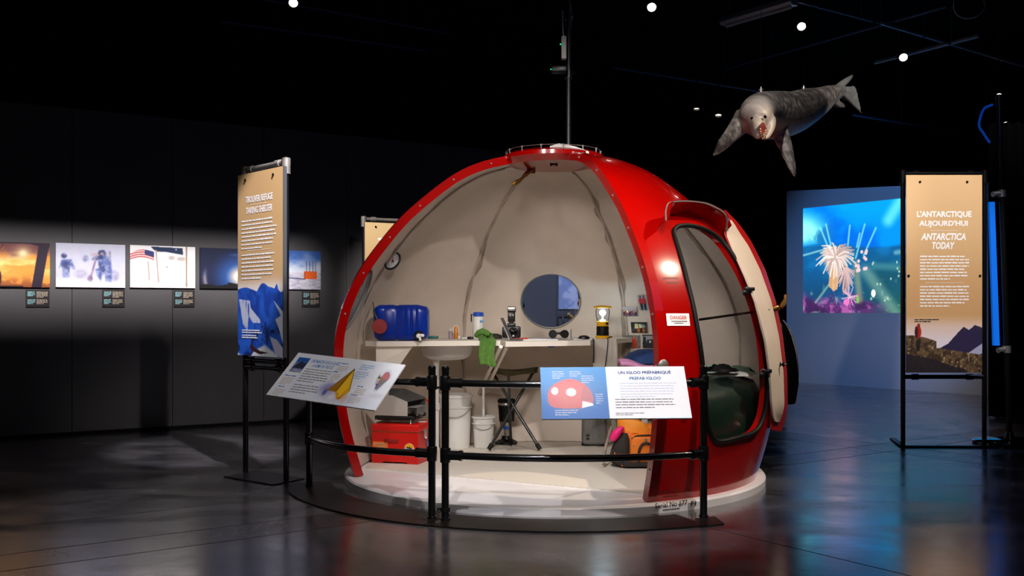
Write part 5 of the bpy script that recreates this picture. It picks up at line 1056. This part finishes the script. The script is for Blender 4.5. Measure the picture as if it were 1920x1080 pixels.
mb = MB(); mb.tube(catmull([q+V((-.06, -.11, .222)), q+V((-.02, -.118, .247)), q+V((.06, -.115, .252)), q+V((.13, -.108, .25))], 4), .006, 6); obj('zip', mb, 'charcoal_fabric', pk)
mb = MB(); mb.lathe([(.011, 0), (.011, .006), (0, .008)], q+V((.05, -.122, .215)), (0, -1, 0), 12); obj('badge', mb, 'grey_metal', pk)
for dx, dz in ((-.045, .17), (-.035, .11)): mb = MB(); mb.lathe([(.007, 0), (.007, .005), (0, .006)], q+V((dx, -.12, dz)), (0, -1, 0), 10); obj('stud', mb, 'steel', pk)
mb = MB(); mb.loft([[q+V((-.13+.075*s_*math.cos(2*PI*i/16)-dx, -.0+.1*s_*math.sin(2*PI*i/16), z)) for i in range(16)] for z, s_, dx in ((.008, .9, 0), (.04, 1.1, .01), (.12, 1.1, .0), (.2, .85, -.01), (.26, .5, -.03))]); obj('side_pocket', mb, 'charcoal_fabric', t)
mb = MB(); mb.box(q+V((.03, -.03, .022)), (.33, .22, .035), RZ, .012); obj('base_panel', mb, 'charcoal_fabric', t)
mb = MB(); mb.tube(catmull([q+V((-.19, -.06, .13)), q+V((-.215, -.07, .09)), q+V((-.19, -.08, .045)), q+V((-.14, -.1, .024)), q+V((-.08, -.11, .022))], 4), .014, 8); obj('shoulder_strap', mb, 'charcoal_fabric', t)
mb = MB(); mb.tube([q+V((-.175, -.09, .04)), q+V((-.15, -.1, .02)), q+V((-.13, -.11, .01))], .006, 6); mb.box(q+V((-.19, -.075, .1)), (.012, .012, .025)); obj('orange_tab', mb, 'orange_fabric', t)
mb = MB(); mb.loft([[q+V((-.17+.042*s_*math.cos(2*PI*i/14)+dx, -.06+.035*s_*math.sin(2*PI*i/14), z)) for i in range(14)] for z, s_, dx in ((.2, .5, -.03), (.23, .9, -.02), (.27, 1.0, .0), (.305, .7, .03), (.315, .3, .035))]); solo('pink_pouch', 'bright pink pouch tucked beside the orange backpack', 'pouch', mb, 'pink_fabric')
mb = MB(); mb.tube(catmull([q+V((-.2, .06, .3)), q+V((-.235, .03, .2)), q+V((-.262, -.03, .12)), q+V((-.272, -.05, .05)), q+V((-.27, -.07, .016))], 4), [.012]*16+[.02], 8); solo('brown_strap', 'brown strap hanging down left of the orange backpack', 'strap', mb, 'seam_dirt')
mb = MB()
for k, (x0, x1, m_) in enumerate(((1137, 1146, 0), (1146, 1152, 1), (1153, 1160, 0))): a, b = P(x0, 784, 8.5), P(x0+9, 830, 8.2); mb.prism([a, a+V((.035, 0, 0)), b+V((.03, 0, 0)), b], (0, .01, 0), m_)
solo('rolled_map', 'yellow and grey striped cloth hanging behind the orange backpack', 'cloth', mb, ['olive_canvas', 'grey_case'])
# bunk, sleeping bag, pillow, blanket, gloves
def chord(x, r, z, y0=-9, y1=9):
    pts = []; a = math.acos(x/r); 
    for i in range(29): t_ = -a+2*a*i/28; pts.append(V((r*math.cos(t_), r*math.sin(t_), z)))
    return [C+p for p in pts if y0 <= p.y <= y1]
bunk = thing('bunk', 'white bunk shelf along the right wall of the igloo', 'bunk', C+V((1.2, 0, FL)))
bp = [q for q in chord(.76, 1.44, .66)]; mb = MB(); mb.prism(bp, (0, 0, .04)); obj('bunk_board', mb, 'white_paint', bunk)
for y in (-.55, .55): mb = MB(); mb.box(C+V((.80, y, (.66+FL)/2)), (.05, .05, .66-FL), None, .006); obj('leg', mb, 'white_paint', bunk)
def bag(x, r, z, zc, sc, jit=0.):
    o = []; ring = chord(x, r, 0); c_ = C+V((1.12, 0, 0)); ring = ring+[ring[-1]+(ring[0]-ring[-1])*(k/9) for k in range(1, 9)]
    for i, p in enumerate(ring):
        v = p-c_; e = 1 if i >= 28 or i == 0 else max(0, 1-abs(math.atan2(p.y-C.y, p.x-C.x))/1.05*.0-.0) if False else (1 if i >= 28 or i == 0 else 0)
        o.append(c_+V((v.x*sc, v.y*sc, (zc if e else z)+jit*math.sin(v.x*13+v.y*17))))
    return o
mb = MB(); rg = [bag(.73, 1.55, .30, .62, .995), bag(.725, 1.585, .45, .64, 1, .004), bag(.725, 1.60, .6, .67, 1, .004), bag(.725, 1.595, .70, .71, 1, .006), bag(.73, 1.57, .765, .76, .97, .012), bag(.75, 1.48, .80, .79, .9, .012), bag(.76, 1.48, .81, .81, .7, .014), bag(.76, 1.48, .805, .805, .4, .016), bag(.76, 1.48, .81, .81, .04, 0)]
mb.loft(rg, cap=False); o = solo('sleeping_bag', 'dark green sleeping bag spread over the bunk, seen through the doorway', 'sleeping bag', mb, 'green_nylon')
def crumple(name, label, cat, px, d, z, sx, sy, h, m_, seed, grp=None):
    q = D(px, d, z); rr = random.Random(seed); mb = MB()
    def f(u, v):
        a = 2*PI*u; r_ = v; n = float(noise(np.array(u*9.), np.array(v*6.), seed)); e = math.sin(PI*min(1, v)); return q+V((sx*r_*math.cos(a)*(1+.25*(n-.5)), sy*r_*math.sin(a)*(1+.25*(n-.5)), max(0, h*(1-v**3)*(.55+.9*n))))
    mb.grid(f, 28, 10); return solo(name, label, cat, mb, m_, grp)
crumple('crumpled_sheet', 'pale green crumpled sheet on the sleeping bag', 'sheet', 1362, 7.75, .825, .24, .2, .055, 'teal_sheet', 3)
crumple('white_towel', 'white towel lying on the near part of the sleeping bag', 'towel', 1362, 7.35, .83, .19, .1, .03, 'paper', 5)
crumple('black_gloves', 'black gloves lying on the white towel', 'gloves', 1350, 7.28, .868, .13, .09, .04, 'black_rubber', 9)
q = D(1222, 8.6, .842); mb = MB(); mb.loft([[q+V((.24*s_*math.copysign(abs(math.cos(2*PI*i/28))**.7, math.cos(2*PI*i/28)), .17*s_*math.sin(2*PI*i/28), z)) for i in range(28)] for z, s_ in ((0, .8), (.02, 1), (.06, 1.0), (.1, .85), (.135, .5), (.14, .1))]); solo('navy_pillow', 'dark blue pillow on the bunk below the snapshots', 'pillow', mb, 'navy_fabric')
mb = MB()
def blk(u, v): x = D(1158+88*u, 8.25).x; return V((x, 8.0+.26*v,   .888+.018*math.sin(u*7+.5)*(1-abs(2*v-1)*.5)+.02*math.sin(u*3+2)-.05*max(0, .35-v)-.05*max(0, v-.8)))
mb.grid(blk, 24, 10); o = solo('pink_blanket', 'pale pink folded blanket in front of the navy pillow', 'blanket', mb, 'pale_pink'); o.modifiers.new('thick', 'SOLIDIFY').thickness = .03
# ================================================================ THE SUSPENDED SEAL
def strip(mb_, sec):
    """sec: (px, py, depth, half-width vector in the picture's plane (px), thickness m)"""
    rings = []
    for (x, y, d, wx, wy, tk) in sec:
        c_ = P(x, y, d); wv = V((wx/F*d, wx*.25/F*d, -wy/F*d)); tv = V((-wy/F*d, 0, -wx/F*d)).cross(wv); tv = V((0, 1, 0)) if tv.length < 1e-9 else tv.normalized()
        tv = V((.25, -.95, .1)).normalized(); rings.append([c_+wv*math.cos(2*PI*i/16)+tv*tk*math.sin(2*PI*i/16) for i in range(16)])
    mb_.loft(rings)
sb_ = MB()
path = [(1585, 172, 10.65, 7), (1573, 172, 10.55, 12), (1556, 178, 10.3, 18), (1535, 190, 10.0, 26), (1512, 200, 9.6, 34), (1484, 212, 9.2, 40), (1455, 216, 8.85, 45), (1432, 216, 8.55, 44), (1424, 213, 8.3, 37), (1422, 213, 8.12, 31), (1423, 219, 7.99, 24), (1422, 226, 7.93, 17)]
ctr = [P(x, y, d) for x, y, d, r in path]; cs = catmull([(*c_, r/F*d) for c_, (x, y, d, r) in zip(ctr, path)], 5)
sb_.tube([c_[:3] for c_ in cs], [c_[3] for c_ in cs], 22)
sn = [(1419, 226, 7.97, 17), (1418, 236, 7.9, 14), (1419, 247, 7.84, 10.5), (1422, 256, 7.8, 7.5), (1424, 260, 7.79, 4)]
sb_.tube([P(x, y, d) for x, y, d, r in sn], [r/F*d for x, y, d, r in sn], 14)
jw = [(1440, 226, 8.02, 16), (1443, 238, 7.97, 11), (1441, 249, 7.93, 7.5), (1437, 257, 7.9, 5.5), (1433, 261, 7.88, 3.5)]
sb_.tube([P(x, y, d) for x, y, d, r in jw], [r/F*d for x, y, d, r in jw], 12)
strip(sb_, [(1398, 222, 8.6, 18, 16, .07), (1384, 238, 8.55, 13, 13, .05), (1368, 256, 8.45, 10, 10, .035), (1354, 272, 8.35, 8, 9, .025), (1344, 285, 8.3, 4, 5, .02), (1337, 291, 8.28, 1.5, 2, .012)])
rf = [(1456, 232, 8.6, 19, -2, .08), (1464, 252, 8.55, 16.5, -4, .05), (1470, 268, 8.5, 15, -5, .035), (1474, 276, 8.48, 12.5, -5, .03), (1478, 290, 8.45, 12, -5, .03), (1481, 298, 8.43, 9.5, -4, .026), (1484, 308, 8.4, 9, -4, .024), (1487, 318, 8.38, 6, -3, .02), (1489, 325, 8.37, 4.5, -2, .016), (1491, 332, 8.36, 1.5, -1, .012)]
strip(sb_, rf)
strip(sb_, [(1568, 168, 10.6, 5, 6, .06), (1580, 157, 10.7, 5, 5, .03), (1590, 149, 10.75, 4, 4, .02), (1599, 141, 10.8, 1.6, 2, .012)])
strip(sb_, [(1572, 171, 10.55, 3, 10, .08), (1588, 176, 10.6, 2, 14, .04), (1598, 181, 10.62, 4, 20, .025), (1606, 185, 10.64, 6, 25, .018), (1610, 187, 10.64, 7, 27, .012)])
strip(sb_, [(1556, 188, 10.4, 2, 9, .05), (1572, 195, 10.4, 2, 8, .03), (1583, 198, 10.4, 1, 4, .015)])
org = P(1470, 210, 9.2); sb_.v = [v-org for v in sb_.v]
tmp = obj('seal_blank', sb_, 'seal_hide', fix=True)
m1 = tmp.modifiers.new('r', 'REMESH'); m1.mode = 'VOXEL'; m1.voxel_size = .0125
m2 = tmp.modifiers.new('s', 'SMOOTH'); m2.iterations = 4; m2.factor = .5
bpy.context.view_layer.update(); me = bpy.data.meshes.new_from_object(tmp.evaluated_get(bpy.context.evaluated_depsgraph_get())); bpy.data.objects.remove(tmp)
me.name = 'leopard_seal'; n = len(me.vertices); co = np.zeros(n*3); me.vertices.foreach_get('co', co); co = co.reshape(-1, 3); nn = np.zeros(n*3); me.vertices.foreach_get('normal', nn); nn = nn.reshape(-1, 3)
x, y, z = co.T; f1 = fbm(x*9+y*5+9, z*9+y*4+3, 3); f2 = fbm(x*34+y*17, z*34-y*9, 7)
c = np.ones((n, 3))*np.array([112, 106, 102])/255; c = mixc(c, (170, 164, 160), ss(.1, -.6, nn[:, 2])); c = mixc(c, (84, 78, 76), .7*ss(.45, .62, f1)*ss(-.4, .3, nn[:, 2])); c = mixc(c, (66, 58, 52), .7*ss(.56, .66, f2)*ss(-.6, 0, nn[:, 2])); c = mixc(c, (168, 160, 150), .7*ss(.58, .68, 1-f2))
c = mixc(c, (182, 172, 164), .75*ss(-.95, -1.2, y)); c = mixc(c, (150, 152, 150), .8*ss(1.1, 1.5, y))
a = me.attributes.new('Col', 'FLOAT_COLOR', 'POINT'); a.data.foreach_set('color', np.concatenate([lin(c), np.ones((n, 1))], 1).astype(np.float32).ravel())
me.materials.clear(); me.materials.append(MT['seal_hide']); me.polygons.foreach_set('use_smooth', np.ones(len(me.polygons), bool))
seal = bpy.data.objects.new('leopard_seal', me); COL.objects.link(seal); seal.location = org; ORG[seal.name] = org
tag(seal, 'grey leopard seal model with open mouth hanging from the ceiling', 'seal')
mb = MB(); mb.ball(P(1434.5, 219, 7.872), .014, 12); obj('eye', mb, 'seal_eye', seal)
mb = MB(); mb.ball(P(1410, 222, 7.90), .013, 12); obj('eye', mb, 'seal_eye', seal)
mb = MB(); mb.loft([[P(1430+wx*math.cos(2*PI*i/14), 246+wy*math.sin(2*PI*i/14), d) for i in range(14)] for wx, wy, d in ((6.5, 15, 7.775), (8, 17, 7.86), (4, 8, 8.02))]); mo = obj('mouth', mb, 'seal_mouth', seal)
mb = MB(); mb.loft([[P(1432+wx*math.cos(2*PI*i/12)-k*.5, 253+wy*math.sin(2*PI*i/12), d) for i in range(12)] for k, (wx, wy, d) in enumerate(((1.5, 3, 7.755), (3, 5.5, 7.77), (2.5, 5, 7.82)))]); obj('tongue', mb, 'seam_dirt', mo)
for x_, y_ in ((1425, 241), (1425, 246), (1426, 251), (1427, 256), (1436, 244), (1436, 249), (1435, 254), (1433, 258), (1430, 260)):
    mb = MB(); c_ = P(x_, y_, 7.765); d_ = (P(1430.5, 249, 7.75)-c_).normalized(); mb.lathe([(.005, 0), (.004, .008), (.001, .015)], c_, d_, 6); obj('tooth', mb, 'seal_tooth', mo)
for x_, y_, d in ((1427, 174, 8.5), (1507, 170, 9.55)):
    q = P(x_, y_, d); mb = MB(); mb.lathe([(.016, -.02), (.016, .02), (.022, .022), (.022, .03), (.008, .034), (.008, .05)], q, n=10); o = obj('eye_bolt', mb, 'steel', seal); mb = MB(); mb.tube([q+V((0, 0, .04)), V((q.x, q.y, 5.34))], .002, 5); obj('hanging_wire', mb, 'black_pipe', o)

# ================================================================ CEILING: LAMPS, TRACKS, PIPES
def lampfit(px, py, z, aim, label, glow='lamp_glow', L_=.2, r=.055, stem=True):
    d = (z-H)*F/(HZ-py); q = P(px, py, d); n_ = (V(aim)-q).normalized(); t = thing('ceiling_spotlight', label, 'spotlight', q, 'spotlights under the black ceiling')
    mb = MB(); mb.lathe([(r*.7, -L_), (r, -L_*.9), (r, .0), (r*.93, .0), (r*.9, -.03), (0, -.03)], q, n_, 18); can_ = obj('can', mb, 'lamp_can', t)
    mb = MB(); mb.lathe([(r*.9, -.024), (0, -.018)], q, n_, 18); obj('lens', mb, glow, can_)
    b = q-n_*L_*.5; mb = MB(); mb.tube([b, b+V((.0, 0, .11))], .01, 8); mb.tube([b+V((0, 0, .1)), V((b.x, b.y, 5.35))], .012, 8); obj('stem', mb, 'lamp_can', t)
lampfit(550, 6, 4.85, (-1.5, 6.0, 0), 'small bright spotlight high up above the photo wall')
lampfit(1222, 14, 4.85, (.9, 5.5, .8), 'bright spotlight high above the right shoulder of the igloo')
lampfit(1503, 50, 4.85, (2.2, 5.5, 0), 'bright spotlight between the seal and the long strip fitting')
lampfit(1694, 108, 4.6, (3.4, 6, 0), 'bright spotlight on the pale track above the seal tail')
lampfit(1873, 180, 4.6, (5, 8, 0), 'small spotlight near the top of the far right pole', 'lamp_dim', .16, .045)
lampfit(1886, 233, 4.4, (5.5, 10, 0), 'small spotlight below another at the far right edge', 'lamp_dim', .16, .045)
lampfit(1306, 205, 4.0, (2.2, 12.3, 0), 'long dim spotlight, left of the pair behind the seal', 'lamp_dim', .26, .045)
lampfit(1347, 217, 4.0, (2.5, 12.5, 0), 'long dim spotlight, right of the pair behind the seal', 'lamp_dim', .26, .05)
def at(px, py, z): return P(px, py, (z-H)*F/(HZ-py))
def run(name, label, cat, a, b, r, m_, grp=None, drops=2):
    t = thing(name, label, cat, (a+b)/2, grp); mb = MB(); mb.tube([a, b], r, 10); obj('tube', mb, m_, t)
    for k in range(drops): q = a+(b-a)*((k+.5)/drops); mb = MB(); mb.tube([q, V((q.x, q.y, 5.36))], .008, 6); mb.lathe([(r+.006, -.015), (r+.006, .015)], q, (b-a), 12); obj('hanger', mb, 'pipe_paint', t)
g_ = 'pipes under the black ceiling'
run('ceiling_pipe', 'thin pipe running up to the right over the seal', 'pipe', at(1358, 129, 5.0), at(1775, 11, 5.0), .022, 'pipe_paint', g_)
run('ceiling_pipe', 'thin pipe descending right from the top edge near the strip fitting', 'pipe', at(1496, 2, 5.05), at(1651, 43, 5.05), .02, 'pipe_paint', g_)
run('ceiling_pipe', 'pale grey pipe slanting down to the right edge', 'pipe', at(1651, 43, 4.95), at(1935, 128, 4.95), .022, 'pale_pipe', g_)
run('ceiling_pipe', 'thin pipe running left of the dim pair of spotlights', 'pipe', at(1150, 126, 4.6), at(1420, 170, 4.6), .02, 'pipe_paint', g_)
run('ceiling_pipe', 'long faint pipe above the photo wall through the small spotlight', 'pipe', at(470, -6, 5.0), at(840, 62, 5.0), .018, 'pipe_paint', g_)
run('ceiling_pipe', 'second faint pipe above the photo wall, lower', 'pipe', at(415, 40, 4.8), at(800, 95, 4.8), .018, 'pipe_paint', g_)
run('ceiling_pipe', 'faint long pipe low on the right behind the seal', 'pipe', at(1600, 215, 4.4), at(1920, 268, 4.4), .02, 'pipe_paint', g_)
def trough(name, label, a, b, wd, m_, m2):
    t = thing(name, label, 'light fitting', (a+b)/2); u = (b-a).normalized(); mb = MB(); s_ = V((u.y, -u.x, 0)).normalized()*wd; up = V((0, 0, wd*.9)); mb.loft([[q-s_, q-s_*.7-up*.5, q+s_*.7-up*.5, q+s_, q+s_*.5+up, q-s_*.5+up] for q in (a, b)], sm=False); obj('housing', mb, m_, t)
    mb = MB(); mb.tube([a+u*.05-up*.75, b-u*.05-up*.75], wd*.22, 10); obj('tube_lamp', mb, m2, t)
    for f in (.1, .9): q = a+(b-a)*f; mb = MB(); mb.tube([q+up*.8, V((q.x, q.y, 5.36))], .008, 6); obj('hanger', mb, 'pipe_paint', t)
trough('strip_fitting', 'grey strip fitting at the top edge left of the seal tail', at(1356, 44, 4.95), at(1490, 4, 4.95), .075, 'pale_pipe', 'white_plastic')
run('lighting_track', 'pale lighting track carrying a bright spotlight', 'track', at(1640, 117, 4.75), at(1835, 67, 4.75), .026, 'pale_pipe')
mb = MB(); c_ = at(1817, 6, 4.7); mb.tube([c_+V((.17*math.cos(2*PI*i/28), .03*math.sin(4*PI*i/28), .17*math.sin(2*PI*i/28))) for i in range(28)], .006, 6, closed=True); mb.tube([c_+V((0, 0, .17)), V((c_.x, c_.y, 5.36))], .004, 5); solo('cable_loop', 'loop of grey cable hanging from the ceiling at top right', 'cable', mb, 'pale_pipe')
# mast over the igloo with its small boxes
q = P(1066, 264, 8.06); q.z = 2.5945; t = thing('ceiling_mast', 'thin dark mast rising from the igloo top to the ceiling', 'pole', q)
mb = MB(); mb.lathe([(.05, 0), (.05, .012), (.021, .02), (.021, 5.36-q.z)], q, n=14); obj('pole', mb, 'lamp_can', t)
for y_ in (140, 30): mb = MB(); mb.lathe([(.032, -.03), (.032, .03)], P(1066, y_, 8.06), n=14); mb.tube([P(1048, y_, 8.02), P(1080, y_-4, 8.1)], .012, 8); obj('clamp', mb, 'black_plastic', t)
t2 = thing('wireless_box', 'white narrow box with a green light on the mast', 'device', P(1057, 112, 7.99)); mb = MB(); mb.box(P(1057, 90, 7.99), (.04, .06, .185), None, .008); obj('housing', mb, 'white_plastic', t2); mb = MB(); mb.box(P(1051, 83, 7.955), (.008, .008, .008)); obj('indicator_light', mb, 'led_green', t2); mb = MB(); mb.tube(catmull([P(1057, 69, 7.99), P(1055, 50, 8.0), P(1055, 20, 8.02)], 5), .004, 6); obj('cable', mb, 'white_plastic', t2)
t2 = thing('black_receiver', 'small black box with a green light low on the mast', 'device', P(1048, 138, 7.97)); mb = MB(); mb.box(P(1048, 131, 7.97), (.12, .09, .05), None, .008); obj('housing', mb, 'black_plastic', t2); mb = MB(); mb.box(P(1033, 130, 7.92), (.007, .007, .007)); obj('indicator_light', mb, 'led_green', t2)

# ================================================================ RIGHT EDGE: POLE STAND WITH LIT STRIP, CURTAIN
q = G(1893, 832); t = thing('pole_stand', 'dark pole stand with a lit blue strip at the right edge', 'stand', q); top = P(1872, 182, q.y)
mb = MB(); mb.tube([q+V((0, 0, .02)), top], .028, 12); mb.lathe([(.036, 0), (.036, .04), (0, .045)], top-V((0, 0, .02)), n=12); obj('pole', mb, 'black_pipe', t)
mb = MB(); mb.lathe([(.34, .001), (.34, .03), (.32, .045), (.05, .06), (.03, .12)], q, n=40); obj('round_foot', mb, 'gloss_black', t)
def onp(y): f = (P(0, y, q.y).z-q.z)/(top.z-q.z); return q+(top-q)*f
for y_ in (363, 655): a = onp(y_); mb = MB(); mb.tube([a, a+V((-.1, -.03, -.01))], .028, 12); mb.lathe([(.04, -.035), (.04, .035)], a, n=14); obj('clamp', mb, 'steel', t)
a, b = onp(378)+V((-.085, .02, 0)), onp(648)+V((-.085, .02, 0)); mb = MB(); mb.prism([a+V((-.026, 0, 0)), a+V((.026, 0, 0)), b+V((.03, 0, 0)), b+V((-.03, 0, 0))], (.012, .06, 0)); o = obj('lit_strip', mb, 'blue_lightbox', t); o['label'] = 'glowing blue strip between two clamps'
mb = MB(); mb.tube(catmull([onp(200)+V((-.06, 0, .02)), onp(205)+V((-.15, 0, 0)), onp(230)+V((-.2, 0, -.02)), onp(250)+V((-.16, 0, 0)), onp(268)+V((-.1, 0, 0))], 5), .012, 8); obj('blue_cable', mb, 'blue_cable', t)
mb = MB()
def cur(u, v): px = 1856+130*u; return V(((px-960)/F*12.2, 12.2+.07*math.sin(u*44), .02+3.6*v))
mb.grid(cur, 70, 4); o = solo('black_curtain', 'black pleated curtain behind the pole stand at the right edge', 'curtain', mb, 'curtain'); o.modifiers.new('t', 'SOLIDIFY').thickness = .01

# ================================================================ SEEN THROUGH THE REAR WINDOW
b0 = WL(*[wall_hit(WL, 1040, 600)[0], 0, .12]); mb = MB(); t = thing('display_case', 'small framed display case standing beyond the rear window', 'display case', b0)
w1, w2, hh, dp = .03, .62, 1.33, .32
def wf(u, z, d): return b0+wu*u+V((0, 0, z))+WL.n*d
mb.prism([wf(w1, 0, 0), wf(w2, 0, 0), wf(w2, 0, dp), wf(w1, 0, dp)], (0, 0, 1.02)); obj('plinth', mb, 'dark_wall', t)
for u in (w1+.015, w2-.015):
    for d in (.015, dp-.015): mb = MB(); mb.tube([wf(u, 1.02, d), wf(u, hh, d)], .011, 6); obj('corner_bar', mb, 'grey_metal', t)
mb = MB(); mb.tube([wf(w1+.015, hh, .015), wf(w2-.015, hh, .015), wf(w2-.015, hh, dp-.015), wf(w1+.015, hh, dp-.015)], .012, 6, closed=True); obj('top_frame', mb, 'grey_metal', t)
t = thing('carved_figure', 'small tan carved figure lying inside the display case', 'figurine', wf(0.150, 1.02, .16)); mb = MB(); pts = [wf(0.030, 1.28, .16), wf(0.060, 1.255, .16), wf(0.120, 1.2, .16), wf(0.170, 1.15, .16), wf(0.210, 1.13, .16)]; mb.tube(catmull(pts, 4), [.018, .02, .022, .018, .018, .02, .024, .028, .03, .032, .034, .036, .036, .034, .032, .03, .026], 10); mb.tube([wf(0.190, 1.14, .16), wf(0.240, 1.17, .14), wf(0.270, 1.18, .14)], [.025, .02, .014], 10); mb.tube([wf(0.200, 1.13, .16), wf(0.180, 1.065, .16), wf(0.200, 1.046, .16)], [.025, .02, .024], 10); obj('body', mb, 'skin_tone', t)
spot('case_light', (1.5, 12.2, 4.2), (.7, 13.2, 1.1), 90, 16, .6, WARM, .05)
